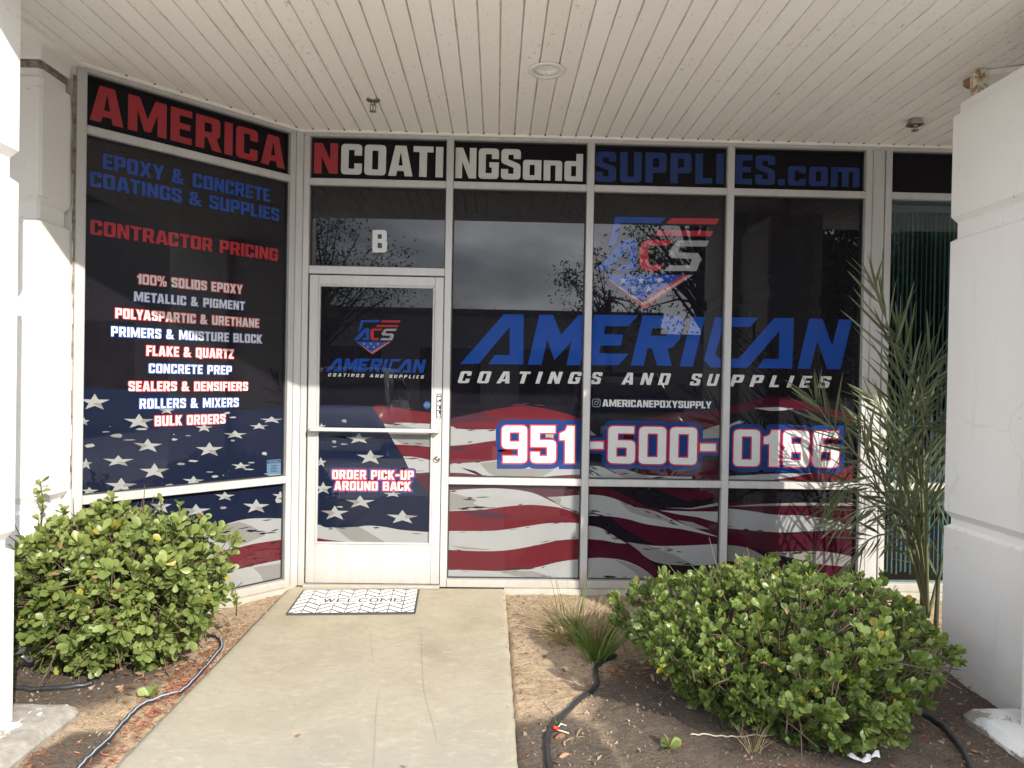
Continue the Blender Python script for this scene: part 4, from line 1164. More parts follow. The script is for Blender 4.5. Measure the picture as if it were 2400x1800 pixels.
# ------------------------------------------------------------------ pillars
GRV = [(2.205, 2.335), (.70, .785)]                # grooves: where the blocks part
def pillar(name, x0, x1, y0, y1, ztop, zbot, label, cap=True, gd=.022):
    """a stucco pier of three blocks parted by bevelled grooves, stacked profile swept round the rectangle"""
    t_ = thing(name, ((x0+x1)/2, (y0+y1)/2, zbot), label, 'pillar')
    prof = [(0, zbot)]
    for a_, b_ in GRV[::-1]:
        prof += [(0, a_), (gd, a_+.016), (gd, b_-.035), (0, b_)]
    if cap: prof += [(0, ztop-.065), (gd, ztop-.055), (gd, ztop)]
    else: prof += [(0, ztop)]
    mb = MB(); vs = []; b = .012
    for d, z in prof:
        for cx, cy in ((x0+d+b, y0+d), (x1-d-b, y0+d), (x1-d, y0+d+b), (x1-d, y1-d-b), (x1-d-b, y1-d), (x0+d+b, y1-d), (x0+d, y1-d-b), (x0+d, y0+d+b)):
            vs.append((cx, cy, z))
    n = len(prof)
    fs = [(i*8+j, i*8+(j+1) % 8, (i+1)*8+(j+1) % 8, (i+1)*8+j) for i in range(n-1) for j in range(8)]
    fs.append(tuple((n-1)*8+j for j in range(8)))
    mb.add(vs, fs)
    mb.build('shaft', M_stucco, t_)
    return t_
pl = pillar('entrance_pillar', -2.95, -1.963, -2.58, -1.872, 3.117, -.08, 'near left white stucco pillar in full sun at the picture edge', False)
pr = pillar('entrance_pillar', 2.262, 3.22, -2.58, -1.872, 3.117, -.08, 'near right white stucco pillar just showing at the lower right edge', False)
pf = pillar('side_pillar', 2.392, 2.80, -1.875, -1.155, 2.93, -.12, 'broad shaded white stucco wall pier beside the palm on the right')
pb = pillar('side_pillar', -3.2, -2.335, -1.19, -.93, 3.0, -.08, 'white stucco pilaster between the left pillar and the slanted window', True)
MB().box(-3.2, -2.316, -.928, -.5, -.1, 3.11).build('return_wall', M_stucco, pb)
pillar('entrance_pillar', 5.9, 6.9, -2.58, -1.872, 3.117, -.08, 'white stucco pillar of the next bay beyond the wing wall', False)
wl = pillar('wing_wall', 5.3, 5.75, -2.58, -.02, 3.117, -.08, 'white stucco wing wall of the next bay, right of the near pillar', False)
mb = MB(); mb.box(3.68, 5.3, .0, .2, -.1, 3.11); tag(mb.build('side_wall', M_stucco), 'plain white stucco wall beyond the clear window', 'wall')
def footing(x0, x1, y0, y1, ztop, parent, mat=M_foot):
    mb = MB(); vs = []; nseg = 26; rngf = random.Random(int(x0*100))
    prof = [(-.02, -.13), (0.0, -.10), (.004, ztop-.035), (.035, ztop-.004), (.06, ztop)]
    per = []
    r_ = .06
    for (cx, cy, a0) in ((x1-r_, y1-r_, 0), (x0+r_, y1-r_, 90), (x0+r_, y0+r_, 180), (x1-r_, y0+r_, 270)):
        for k in range(5):
            a_ = R(a0 + k*22.5); per.append((cx + r_*math.cos(a_), cy + r_*math.sin(a_), math.cos(a_), math.sin(a_)))
    # subdivide straight runs and roughen
    pts = []
    for i in range(len(per)):
        a_, b_ = per[i], per[(i+1) % len(per)]
        L_ = math.hypot(a_[0]-b_[0], a_[1]-b_[1]); n = max(1, int(L_/.03))
        for k in range(n):
            t = k/n; pts.append(tuple(a_[j]*(1-t)+b_[j]*t for j in range(4)))
    n = len(pts)
    for d, z in prof:
        for (x, y, nx, ny) in pts:
            w = mnoise.noise((x*9, y*9, z*14))*.010
            l_ = math.hypot(nx, ny) or 1
            vs.append((x - nx/l_*(d+w), y - ny/l_*(d+w), z + mnoise.noise((x*7, y*7, 3))*.006))
    fs = [(i*n+j, i*n+(j+1) % n, (i+1)*n+(j+1) % n, (i+1)*n+j) for i in range(len(prof)-1) for j in range(n)]
    fs.append(tuple((len(prof)-1)*n+j for j in range(n)))
    mb.add(vs, fs, False)
    mb.build('footing', mat, parent)
footing(-3.1, -1.775, -2.75, -1.705, .003, pl, M_footd)
footing(2.115, 3.35, -2.75, -1.69, .003, pr)
# dirty caulk along the pilaster's seam and its cap
mb = MB()
for i in range(26):
    z0, z1 = .8 + i*.09, .8 + (i+1)*.09
    if z1 > 3.08: break
    w = .006 + .012*max(0, (z0-1.6)/1.5) + .004*math.sin(i*1.7)
    a_ = LMAT @ Vector((-1.336-w, .0, 0)); b_ = LMAT @ Vector((-1.334, .0, 0))
    mb.add([(a_.x, a_.y-.002, z0), (b_.x, b_.y-.002, z0), (b_.x, b_.y-.002, z1), (a_.x, a_.y-.002, z1)], [(0, 1, 2, 3)])
mb.build('caulk_seam', M_stain, pb)
mb = MB(); mb.bbox(-3.1, -2.352, -1.175, -.945, 2.985, 3.035, .015, 2); mb.build('caulk_seam', M_stain, pb)
mb = MB(); mb.bbox(-3.2, -2.345, -1.18, -.93, 3.03, 3.112, .008, 2); mb.build('cap', M_stucco, pb)
# broken corner above the right pier
st_ = thing('ceiling_bracket', (2.5, -1.35, 2.93), 'rusty steel stub and split wood in the gap above the right pier', 'bracket')
pA = atZ(2100+540/2.765, 100+205/2.765, 3.10)
MB().bbox(pA.x-.03, pA.x+.03, pA.y-.03, pA.y+.03, 2.925, 3.119, .003, 1).build('steel_stub', M_rust, st_)
wb0, wb1 = atZ(2100+436/2.765, 100+268/2.765, 3.10), atZ(2100+570/2.765, 100+184/2.765, 3.11)
mb = MB(); mb.add([(wb0.x, wb0.y, 3.119), (wb1.x+.02, wb1.y, 3.119), (wb1.x+.03, wb1.y+.10, 3.119), (wb0.x+.05, wb0.y+.03, 3.119), (wb0.x, wb0.y, 3.085), (wb1.x+.02, wb1.y, 3.075), (wb1.x+.03, wb1.y+.10, 3.07), (wb0.x+.05, wb0.y+.03, 3.085)],
                  [(0,1,2,3),(7,6,5,4),(0,4,5,1),(1,5,6,2),(2,6,7,3),(3,7,4,0)]); mb.build('split_board', M_wood, st_)
t0_ = atZ(2100+565/2.765, 100+205/2.765, 3.10); t1_ = atZ(2100+712/2.765, 100+190/2.765, 3.10)
mb = MB(); mb.tube([Vector((t0_.x, t0_.y, 3.102)), Vector((t1_.x+.1, t1_.y-.05, 3.102))], .02, 4, True, False); mb.build('trim_piece', M_trim, st_)

# ------------------------------------------------------------------ ground
PZ = -.02
def pth(y): return (-1.40 + .02*(y+.25)/2*-1*.6, .090 + .018*(-y)/2.2)
mb = MB(); NX, NY = 60, 130; y0p, y1p = -3.6, -.006
vs = []
for j in range(NY+1):
    y = y0p + (y1p-y0p)*j/NY
    xl, xr = pth(y)
    xl += mnoise.noise((0, y*14, 1))*.004; xr += mnoise.noise((3, y*14, 1))*.006
    for i in range(NX+1):
        x = xl + (xr-xl)*i/NX
        e = min(i, NX-i)/NX*(xr-xl)
        z = PZ + mnoise.noise((x*1.3, y*1.3, 0))*.003 - max(0, .012-e)*.6
        vs.append((x, y, z))
n_ = NX+1
fs = [(j*n_+i, j*n_+i+1, (j+1)*n_+i+1, (j+1)*n_+i) for j in range(NY) for i in range(NX)]
base = len(vs)
for j in range(NY+1):
    for i in (0, NX): vs.append((vs[j*n_+i][0], vs[j*n_+i][1], -.16))
for j in range(NY):
    fs += [(j*n_, (j+1)*n_, base+(j+1)*2, base+j*2), ((j+1)*n_+NX, j*n_+NX, base+j*2+1, base+(j+1)*2+1)]
mb.add(vs, fs, True)
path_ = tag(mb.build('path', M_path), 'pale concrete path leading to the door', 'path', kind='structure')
mb = MB(); crr = random.Random(12)
for line in (((988, 1478), (989, 1540), (994, 1620), (1004, 1660), (1018, 1712), (1024, 1742)), ((888, 1618), (882, 1670), (878, 1740), (876, 1800)), ((868, 1490), (872, 1525), (876, 1553)), ((805, 1602), (835, 1605))):
    pp = [atZ(a_, b_, PZ) for a_, b_ in line]; pp = smooth([(p.x, p.y) for p in pp], 12)
    pp = [Vector((x + crr.uniform(-.002, .002), y, PZ+.0036)) for x, y in pp]
    for p_, q_ in zip(pp[:-1], pp[1:]):
        d = (q_-p_).normalized(); n2 = Vector((-d.y, d.x, 0))*.0006
        mb.add([p_-n2, q_-n2, q_+n2, p_+n2], [(0, 1, 2, 3)])
mb.build('hairline_crack', simple('crack_dirt', (.25, .215, .155), .95), path_)

def soil_h(x, y):
    z = -.052 + mnoise.noise((x*1.7, y*1.7, 5))*.018 + mnoise.noise((x*7, y*7, 2))*.008 + mnoise.noise((x*24, y*24, 9))*.0075 + mnoise.noise((x*45, y*45, 3))*.004
    xl, xr = pth(y)
    if xl < x < xr and y > -3.6: z = min(z, -.10)
    z += .02*max(0, 1-abs(x-1.35)/.7)*max(0, 1-abs(y+1.45)/.6)
    z -= .018*max(0, min(1, (x-1.9)/.4))*max(0, min(1, (-y-1.0)/.6))
    return z
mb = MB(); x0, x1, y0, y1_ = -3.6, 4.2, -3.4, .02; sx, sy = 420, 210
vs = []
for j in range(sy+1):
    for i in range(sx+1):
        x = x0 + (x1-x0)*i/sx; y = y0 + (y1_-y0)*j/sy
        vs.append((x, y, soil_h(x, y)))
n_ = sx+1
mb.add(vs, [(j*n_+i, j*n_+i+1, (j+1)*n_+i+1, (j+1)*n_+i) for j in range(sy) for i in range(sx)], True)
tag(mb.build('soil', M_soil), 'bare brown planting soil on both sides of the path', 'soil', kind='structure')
# rough curb under the frames
mb = MB(); cv = []
def curb(pts, nrm, d, zt):
    n = len(pts); vs = []
    for (x, y) in pts:
        w = mnoise.noise((x*11, y*11, 4))*.010
        for (dd, z) in ((0, zt), (d, zt-.004), (d+.012+w, zt-.022+w*.5), (d+.016+w, -.14)):
            vs.append((x + nrm[0]*dd, y + nrm[1]*dd, z))
    mb.add(vs, [(i*4+k, (i+1)*4+k, (i+1)*4+k+1, i*4+k+1) for i in range(n-1) for k in range(3)], True)
curb([(3.7 - i*.02, .02) for i in range(182)], (0, -1), .035, -.0125)
curb([tuple((LMAT @ Vector((.0 - i*.02, .02, 0)))[:2]) for i in range(68)], (C45, -C45), .035, -.0125)
tag(mb.build('curb', M_conc), 'rough concrete curb under the window frames', 'curb')

# beyond the planting: pavement, car park, buildings and trees that the glass mirrors
mb = MB()
mb.bbox(-14, 14, -7.4, -3.4, -.14, -.024, .01, 1)  # unseen strip, made broad and pale to bounce sun onto the ceiling
tag(mb.build('pavement', M_walk), None, None, kind='structure')
mb = MB(); mb.add([(-400, -400, -.16), (400, -400, -.16), (400, 400, -.16), (-400, 400, -.16)], [(0, 1, 2, 3)])
tag(mb.build('ground', M_asph), None, None, kind='structure')
mb = MB()
for i in range(-6, 7): mb.add([(i*2.7-.05, -11, -.155), (i*2.7+.05, -11, -.155), (i*2.7+.05, -7.6, -.155), (i*2.7-.05, -7.6, -.155)], [(0, 1, 2, 3)])
tag(mb.build('road_marking', M_line), None, None, kind='structure')
wh = thing('warehouse', (-10, -31, -.16), 'low grey flat roofed commercial building across the car park', 'building')
MB().box(-38, 8.7, -46, -31, -.16, 4.75).build('wall', M_bldg, wh)
MB().box(-38.1, 8.8, -46.1, -30.9, 4.75, 5.05).build('parapet', M_bldg2, wh)
for i in range(7):
    x = -30 + i*5.2
    f_ = MB().box(x, x+3.2, -30.96, -30.90, .1, 3.0).build('window', M_carglass, wh)
    MB().box(x-.1, x, -30.98, -30.88, .1, 3.1).box(x+3.2, x+3.3, -30.98, -30.88, .1, 3.1).box(x-.1, x+3.3, -30.98, -30.88, 3.0, 3.1).build('frame', M_alu, f_)
wh2 = thing('warehouse', (30, -55, -.16), 'pale distant commercial building beyond the car park', 'building')
MB().box(12, 60, -70, -55, -.16, 5.2).build('wall', M_bldg, wh2)
MB().box(11.9, 60.1, -70.1, -54.9, 5.2, 5.6).build('parapet', M_bldg2, wh2)

def leaves(mb, centres, normals, lens, widths, rng, shape='obovate', fold=.25, curl=.15):
    """many leaves at once: arrays of base points, leaf directions and sizes; 11 vertices each"""
    n = len(centres); c = np.array(centres); d = np.array(normals)
    d /= np.linalg.norm(d, axis=1)[:, None] + 1e-9
    ref = rng.normal(size=(n, 3)); ref[:, 2] += .8
    s_ = np.cross(d, ref); s_ /= np.linalg.norm(s_, axis=1)[:, None] + 1e-9
    u = np.cross(s_, d)
    prof = {'obovate': ((.0, .06), (.35, .62), (.68, 1.0), (.9, .62), (1.0, .0)), 'blade': ((0, .7), (.3, 1.0), (.65, .75), (.9, .3), (1.0, 0)), 'oval': ((0, .08), (.28, .8), (.55, 1.0), (.82, .6), (1.0, .0))}[shape]
    L_ = np.array(lens)[:, None]; W_ = np.array(widths)[:, None]*.5
    V = []
    for k, (t, w) in enumerate(prof):
        mid = c + d*L_*t + u*L_*(-curl*t*t)
        if k in (0, 4): V.append(mid)
        else:
            V += [mid - s_*W_*w + u*W_*w*fold, mid, mid + s_*W_*w + u*W_*w*fold]
    V = np.stack(V, 1).reshape(-1, 3)
    F = [(0,2,1), (0,3,2), (1,2,5,4), (2,3,6,5), (4,5,8,7), (5,6,9,8), (7,8,10), (8,9,10)]
    b = len(mb.v)
    mb.v += [tuple(p) for p in V.tolist()]
    for i in range(n):
        o_ = b + i*11
        for f in F: mb.f.append([o_+k for k in f])
    mb.mi += [mb.cur]*(8*n); mb.sm += [True]*(8*n)
    if mb.attr is None: mb.attr = []
    return 11*n

def tree(x, y, h, rad, label, seed, crown_z=.62, nclump=46, per=90, lean=(0, 0), group='trees beyond the car park', spread=None, name='leafy_tree'):
    rng = np.random.default_rng(seed); rr = random.Random(seed)
    t_ = thing(name, (x, y, -.16), label, 'tree', group)
    tk = MB(); top = Vector((x+lean[0], y+lean[1], h*.72))
    p0 = Vector((x, y, -.16)); tk.tube([p0, p0.lerp(top, .35)+Vector((.05, .03, 0)), p0.lerp(top, .7), top], [h*.028, h*.022, h*.016, h*.008], 8)
    lf = MB(); lf.attr = []
    cz = h*crown_z + (h*(1-crown_z))*.45
    for i in range(nclump):
        while True:
            v = rng.uniform(-1, 1, 3)
            if .2 < np.linalg.norm(v) < 1: break
        c_ = Vector((x+lean[0]*.9 + v[0]*rad, y+lean[1]*.9 + v[1]*rad, cz + v[2]*h*(1-crown_z)*.62))
        s0 = p0.lerp(top, rr.uniform(.45, .95))
        mid = s0.lerp(c_, .5) + Vector((rr.uniform(-.1, .1), rr.uniform(-.1, .1), rr.uniform(.0, .25)))*rad*.5
        tk.tube([s0, mid, c_], [h*.007, h*.004, h*.0015], 5)
        cr_ = rad*rr.uniform(.18, .34)
        pos = rng.normal(size=(per, 3))*cr_*.55 + np.array(c_)
        d = rng.normal(size=(per, 3)); d[:, 2] -= .5
        k = leaves(lf, pos, d, rng.uniform(.10, .2, per), rng.uniform(.035, .07, per), rng, 'oval')
        base_t = rr.uniform(.1, .8)
        lf.attr += np.repeat(np.clip(base_t + rng.normal(size=per)*.15, 0, .92), 11).tolist()
    tk.build('trunk', M_bark, t_); lf.build('crown', M_tree, t_)
    return t_
tree(4.1, -20, 6.6, 2.0, 'small round tree with open crown near the corner of the low building', 11, .45, 28, 60)
tree(7.3, -17.5, 9.6, 2.7, 'tall dark leaning tree with a thick forked trunk', 12, .42, 50, 64, (-1.0, .3))
tree(7.75, -11.0, 6.9, 1.45, 'compact dense tree nearest the right pillar', 17, .40, 60, 110)
tree(10.6, -11.5, 5.6, 2.0, 'low leafy tree at the far right of the car park edge', 18, .2, 130, 150)
tree(-6.5, -21, 7.4, 3.0, 'wide tree left of the low building with drooping limbs', 13, .45, 60, 80)
tree(-2.2, -49, 7.0, 2.6, 'rounded treetop showing over the low roof', 14, .5, 30, 60)
tree(2.0, -50, 6.8, 2.4, 'bushy treetop over the low roof beside the rounded one', 15, .5, 30, 60)
tree(13.5, -24, 7.5, 3.0, 'bare limbed spreading tree right of the low building', 16, .45, 36, 40)

ob = thing('unseen_block', (18, -12, -.16), 'plain unseen block added at the right for the slanted window to mirror dark', 'building')
MB().box(14, 30, -26, .5, -.16, 6.4).build('wall', M_bldg, ob)  # unseen block added so the slanted glass mirrors a dark wall, not sky
MB().box(13.9, 30.1, -26.1, .6, 6.4, 6.8).build('parapet', M_bldg2, ob)
for i in range(6):
    y = -24 + i*4.1
    w_ = MB().box(13.93, 13.99, y, y+2.6, .9, 2.9).build('window', M_carglass, ob)
    MB().box(13.90, 13.99, y-.08, y, .82, 2.98).box(13.90, 13.99, y+2.6, y+2.68, .82, 2.98).box(13.90, 13.99, y, y+2.6, 2.9, 2.98).box(13.90, 13.99, y, y+2.6, .82, .9).build('frame', M_alu, w_)
# parked vehicles mirrored faintly in the glass
def car(x, y, rz, paint, label, tall=True):
    t_ = thing('parked_car', (x, y, -.16), label, 'car', 'cars parked facing the shop')
    m = Matrix.Translation((x, y, -.16)) @ Matrix.Rotation(rz, 4, 'Z')
    hgt = 1.75 if tall else 1.45
    def loft(mb, secs):
        """secs: (x, half width low, half width high, z low, z high)"""
        vs = []
        for (px_, wl, wh_, zl, zh) in secs:
            zm = zl + (zh-zl)*.55
            for (yy, zz) in ((-wl*.92, zl), (-wl, zl+.12), (-wl, zm), (-wh_, zh-.03), (-wh_*.9, zh), (wh_*.9, zh), (wh_, zh-.03), (wl, zm), (wl, zl+.12), (wl*.92, zl)):
                vs.append(m @ Vector((px_, yy, zz)))
        n = 10
        fs = [(i*n+j, i*n+(j+1) % n, (i+1)*n+(j+1) % n, (i+1)*n+j) for i in range(len(secs)-1) for j in range(n)]
        fs += [tuple(range(n))[::-1], tuple(range((len(secs)-1)*n, len(secs)*n))]
        mb.add(vs, fs, True); return mb
    bd = loft(MB(), [(2.3, .70, .62, .38, .62), (2.18, .86, .78, .28, .86), (1.5, .92, .84, .26, .98), (.95, .93, .86, .26, 1.04), (-1.7, .93, .87, .26, 1.06), (-2.15, .90, .82, .28, 1.02), (-2.28, .80, .72, .38, .9)])
    bd = bd.build('body', paint, t_)
    cb = loft(MB(), [(1.05, .80, .76, 1.0, 1.06), (.35, .82, .64, 1.0, hgt-.08), (-.1, .83, .64, 1.0, hgt), (-1.3, .83, .63, 1.0, hgt-.02), (-1.75 if tall else -1.4, .82, .60, 1.0, hgt-.12), (-2.1, .80, .74, 1.0, 1.08)])
    cb.build('cabin_glass', M_carglass, t_)
    rf_ = MB().bbox(-1.72, .22, -.61, .61, hgt-.03, hgt+.025, .02, 2, m)
    for sg in (-1, 1):
        for (a0, z0_, a1, z1_) in ((1.02, 1.03, .25, hgt-.02), (-.45, 1.03, -.5, hgt-.02), (-2.02, 1.06, -1.66, hgt-.05)):
            rf_.tube([m @ Vector((a0, sg*.835, z0_)), m @ Vector((a1, sg*.645, z1_))], .045, 6)
    rf_.build('roof', paint, t_)
    for fx in (1.45, -1.42):
        for sg in (-1, 1):
            c_ = m @ Vector((fx, sg*.80, .33)); ax = m.to_3x3() @ Vector((0, sg, 0))
            w = MB().lathe([(.20, -.09), (.31, -.11), (.335, -.06), (.335, .06), (.31, .10), (.215, .11)], c_, 24, ax).build('wheel', M_tyre, t_)
            r_ = MB().lathe([(.215, .10), (.20, .085), (.06, .09), (.05, .105), (0, .105)], c_, 24, ax)
            r_.build('rim', M_rim, w)
    for sg in (-1, 1):
        MB().bbox(2.12, 2.235, sg*.62-.15, sg*.62+.15, .66, .80, .03, 2, m).build('headlight', M_lamp, t_)
        MB().bbox(-2.27, -2.17, sg*.68-.10, sg*.68+.10, .72, 1.0, .03, 2, m).build('tail_light', M_tail, t_)
        MB().bbox(.82, .98, sg*.98-.08, sg*.98+.08, 1.0, 1.14, .03, 2, m).build('side_mirror', paint, t_)
    MB().bbox(2.2, 2.30, -.45, .45, .45, .62, .02, 1, m).build('grille', M_carg, t_)
    return t_
car(2.6, -9.2, R(90), M_carg, 'dark sport utility car parked nose in opposite the windows')
car(-2.9, -9.4, R(90), M_carw, 'white car parked nose in on the left of the path')

# ------------------------------------------------------------------ door mat
mc = [atZ(px/.9217, py/.9217, PZ+.008) for px, py in ((623, 1327), (894, 1325), (908, 1272.5), (651, 1275))]
mo = (mc[0]+mc[1]+mc[2]+mc[3])/4
mat_ = thing('door_mat', (mo.x, mo.y, PZ), 'white chevron pattern welcome mat lying at the glass door', 'door mat')
ex = ((mc[1]-mc[0])+(mc[2]-mc[3])).normalized(); ex.z = 0; ey_ = Vector((-ex.y, ex.x, 0))
MW, MH = .78, .47
mP = lambda u, v, z=0: Vector((mo.x, mo.y, PZ + .004 + z)) + ex*(u-MW/2) + ey_*(v-MH/2)
mb = MB(); vs = []
pts_ = rc([(0, 0, .012), (MW, 0, .012), (MW, MH, .012), (0, MH, .012)])
for z in (-.004, .006):
    vs += [mP(a_, b_, z) for a_, b_ in pts_]
k = len(pts_)
mb.add(vs, [tuple(range(k, 2*k))] + [(i, (i+1) % k, k+(i+1) % k, k+i) for i in range(k)])
mb.build('backing', M_matb, mat_)
tiles = MB(); tilep = MB(); g_ = .004
class MatPlane:
    def p3(s, a_, b_, off=0): return mP(a_, b_, .006 + off)
MPL = MatPlane()
g_ = .0030; ncol = 9; cw = MW/ncol; th = .074; sl_ = .066
mr = random.Random(2)
for c_ in range(ncol):
    u0, u1 = c_*cw + g_, (c_+1)*cw - g_
    up_ = 1 if c_ % 2 == 0 else -1
    for r_ in range(-3, 12):
        v0 = r_*th
        a0, a1 = (v0, v0+sl_) if up_ > 0 else (v0+sl_, v0)
        poly = [(u0, a0+g_*2.7), (u1, a1+g_*2.7), (u1, a1+th-g_*2.7), (u0, a0+th-g_*2.7)]
        cx0, cx1 = MW*.165, MW*.87
        parts = []
        if u0 >= cx1 or u1 <= cx0: parts = [cliprect(poly, .012, MW-.012, .012, MH-.012)]
        else: parts = [cliprect(poly, .012, MW-.012, .012, MH*.38), cliprect(poly, .012, MW-.012, MH*.645, MH-.012), cliprect(poly, .012, cx0, MH*.38, MH*.645), cliprect(poly, cx1, MW-.012, MH*.38, MH*.645)]
        for p_ in parts:
            if len(p_) > 2: fill(tilep if mr.random() < .1 else tiles, MPL, [p_], .0016)
fill(tiles, MPL, [[(MW*.17, MH*.395), (MW*.866, MH*.395), (MW*.866, MH*.63), (MW*.17, MH*.63)]], .0016)
tiles.build('chevron_pile', M_matw, mat_); tilep.build('chevron_pile', M_matp, mat_)
mb = MB()
STK = {'W': [[(0,1),(.25,0),(.5,1),(.75,0),(1,1)]], 'E': [[(1,0),(0,0),(0,1),(1,1)], [(0,.5),(.85,.5)]], 'L': [[(0,1),(0,0),(1,0)]], 'C': [[(1,.15),(.8,0),(.2,0),(0,.2),(0,.8),(.2,1),(.8,1),(1,.85)]],
       'O': [[(.2,0),(.8,0),(1,.2),(1,.8),(.8,1),(.2,1),(0,.8),(0,.2),(.2,0)]], 'M': [[(0,0),(0,1),(.5,.3),(1,1),(1,0)]]}
u = MW*.235
for chh in 'WELCOME':
    wl = .062 if chh in 'WM' else .046; hl = .062; v0 = MH*.445
    for s_ in STK[chh]:
        for (p_, q_) in zip(s_[:-1], s_[1:]):
            A, B = Vector((u+p_[0]*wl, v0+p_[1]*hl)), Vector((u+q_[0]*wl, v0+q_[1]*hl))
            d = (B-A).normalized()*.006; n_ = Vector((-d.y, d.x))
            fill(mb, MPL, [[tuple(A-d-n_), tuple(B+d-n_), tuple(B+d+n_), tuple(A-d+n_)]], .0024 + mr.random()*.0004)
    u += wl + .0235
mb.build('lettering', simple('mat_ink', (.06, .06, .062), .9), mat_)

# ------------------------------------------------------------------ shrubs
def shrub(label, cx, cy, zc, rx, ry, rz, mat, seed, n_tip, lsize, per=(5, 8), sprigs=(), gaps=(), up=.55, spread=1.0):
    rng = np.random.default_rng(seed); rr = random.Random(seed)
    t_ = thing('round_shrub', (cx, cy, -.05), label, 'shrub')
    lf = MB(); lf.attr = []; tw = MB()
    root = Vector((cx, cy, -.06))
    for i in range(7):
        a_ = i*2*math.pi/7 + rr.random()
        e_ = Vector((cx + math.cos(a_)*rx*.55, cy + math.sin(a_)*ry*.55, zc + rr.uniform(0, .2)))
        tw.tube([root, root.lerp(e_, .5)+Vector((0, 0, .05)), e_], [.014, .010, .006], 6)
    def rosette(p, ax, tint, size, cnt):
        ax = ax.normalized(); u_ = ax.orthogonal().normalized(); v_ = ax.cross(u_)
        B, D, Ls, Ws = [], [], [], []
        ph = rr.uniform(0, 6.28)
        for j in range(cnt):
            a_ = ph + j*2.4
            el = R(rr.uniform(22, 74))*spread
            dr = ax*math.cos(el) + (u_*math.cos(a_) + v_*math.sin(a_))*math.sin(el)
            s0 = size*rr.uniform(.65, 1.15)
            B.append(tuple(p - ax*rr.uniform(0, .025))); D.append(tuple(dr)); Ls.append(s0); Ws.append(s0*rr.uniform(.54, .70))
        k = leaves(lf, B, D, Ls, Ws, rng, 'obovate', rr.uniform(.1, .4), rr.uniform(-.15, .25))
        ti = [min(1, max(0, tint + rr.gauss(0, .13))) if rr.random() > .022 else 1.0 for _ in range(cnt)]
        lf.attr += np.repeat(ti, 11).tolist()
    made = 0
    while made < n_tip:
        v = rng.normal(size=3); v /= np.linalg.norm(v)
        if v[2] < -.85: continue
        lump = 1 + .27*mnoise.noise((v[0]*2.1+seed, v[1]*2.1, v[2]*2.1)) + .13*mnoise.noise((v[0]*5+seed, v[1]*5, v[2]*5))
        rad = lump*rr.choice((1, 1, 1, .93, .86, .76))*rr.uniform(.95, 1.03)
        tp = 1 - .34*max(0, -v[2])
        p = Vector((cx + v[0]*rx*rad*tp, cy + v[1]*ry*rad*(1 - .12*max(0, -v[2])), zc + v[2]*rz*rad))
        if p.z < -.03: p.z = rr.uniform(-.02, .03)
        if any((p - Vector(g[:3])).length < g[3] for g in gaps) and rr.random() < .93: continue
        ax = Vector((v[0]/rx, v[1]/ry, v[2]/rz)).normalized()*(1) + Vector((0, 0, up)) + Vector(rng.normal(size=3)*.28)
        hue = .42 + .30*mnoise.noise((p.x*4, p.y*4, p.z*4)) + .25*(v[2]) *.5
        if rr.random() < .45:
            tw.tube([p - ax.normalized()*rr.uniform(.08, .2) + Vector(rng.normal(size=3)*.02), p], [.0035, .0022], 4, False)
        rosette(p, ax, hue, lsize*rr.uniform(.68, 1.2), rr.randint(*per)); made += 1
    # inner leaves and bare twigs
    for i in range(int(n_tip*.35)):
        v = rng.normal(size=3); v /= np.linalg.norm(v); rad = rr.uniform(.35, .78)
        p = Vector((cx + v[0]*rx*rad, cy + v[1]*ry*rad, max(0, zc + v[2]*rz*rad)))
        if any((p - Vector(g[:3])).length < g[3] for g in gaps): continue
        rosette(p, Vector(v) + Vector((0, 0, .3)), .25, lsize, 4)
    for i in range(420):
        v = rng.normal(size=3); v /= np.linalg.norm(v); r0_ = rr.uniform(.35, .84)
        A = Vector((cx + v[0]*rx*r0_, cy + v[1]*ry*r0_, max(0, zc + v[2]*rz*r0_)))
        B = A + Vector(v)*rr.uniform(.08, .2) + Vector(rng.normal(size=3)*.05)
        tw.tube([A, A.lerp(B, .5)+Vector(rng.normal(size=3)*.012), B], [.004, .003, .0015], 4, False)
    for (px, py, yy, hgt) in sprigs:
        tip = atY(px, py, yy); b_ = tip - Vector((rr.uniform(-.04, .04), 0, hgt))
        tw.tube([b_, b_.lerp(tip, .6)+Vector((.012, 0, 0)), tip], [.004, .003, .002], 5)
        for k in range(5):
            q_ = b_.lerp(tip, .35 + .16*k)
            rosette(q_, (tip-b_).normalized() + Vector(rng.normal(size=3)*.3), .6, lsize*.85, 3)
    dl = MB(); dl.attr = []
    Pd, Dd = [], []
    for i in range(46):
        v = rng.normal(size=3); v /= np.linalg.norm(v); r0_ = rr.uniform(.72, .97)
        if v[2] < -.5: continue
        Pd.append((cx + v[0]*rx*r0_, cy + v[1]*ry*r0_, max(.01, zc + v[2]*rz*r0_))); Dd.append(tuple(rng.normal(size=3)))
    leaves(dl, Pd, Dd, [lsize*.8]*len(Pd), [lsize*.35]*len(Pd), rng, 'oval', .6, .4)
    dl.attr = np.repeat(np.clip(rng.normal(.6, .2, len(Pd)), 0, .95), 11).tolist()
    dl.build('dead_leaves', M_dead, t_)
    tw.build('stems', M_twig, t_)
    lf.build('foliage', mat, t_)
    return t_
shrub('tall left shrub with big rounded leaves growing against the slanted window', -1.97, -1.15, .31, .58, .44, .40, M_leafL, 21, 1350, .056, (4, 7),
      sprigs=((95, 1128, -1.2, .26), (262, 1160, -1.15, .2), (375, 1168, -1.15, .2), (420, 1185, -1.1, .18), (515, 1290, -1.05, .2), (548, 1372, -1.1, .16), (150, 1190, -1.2, .16)), up=.35)
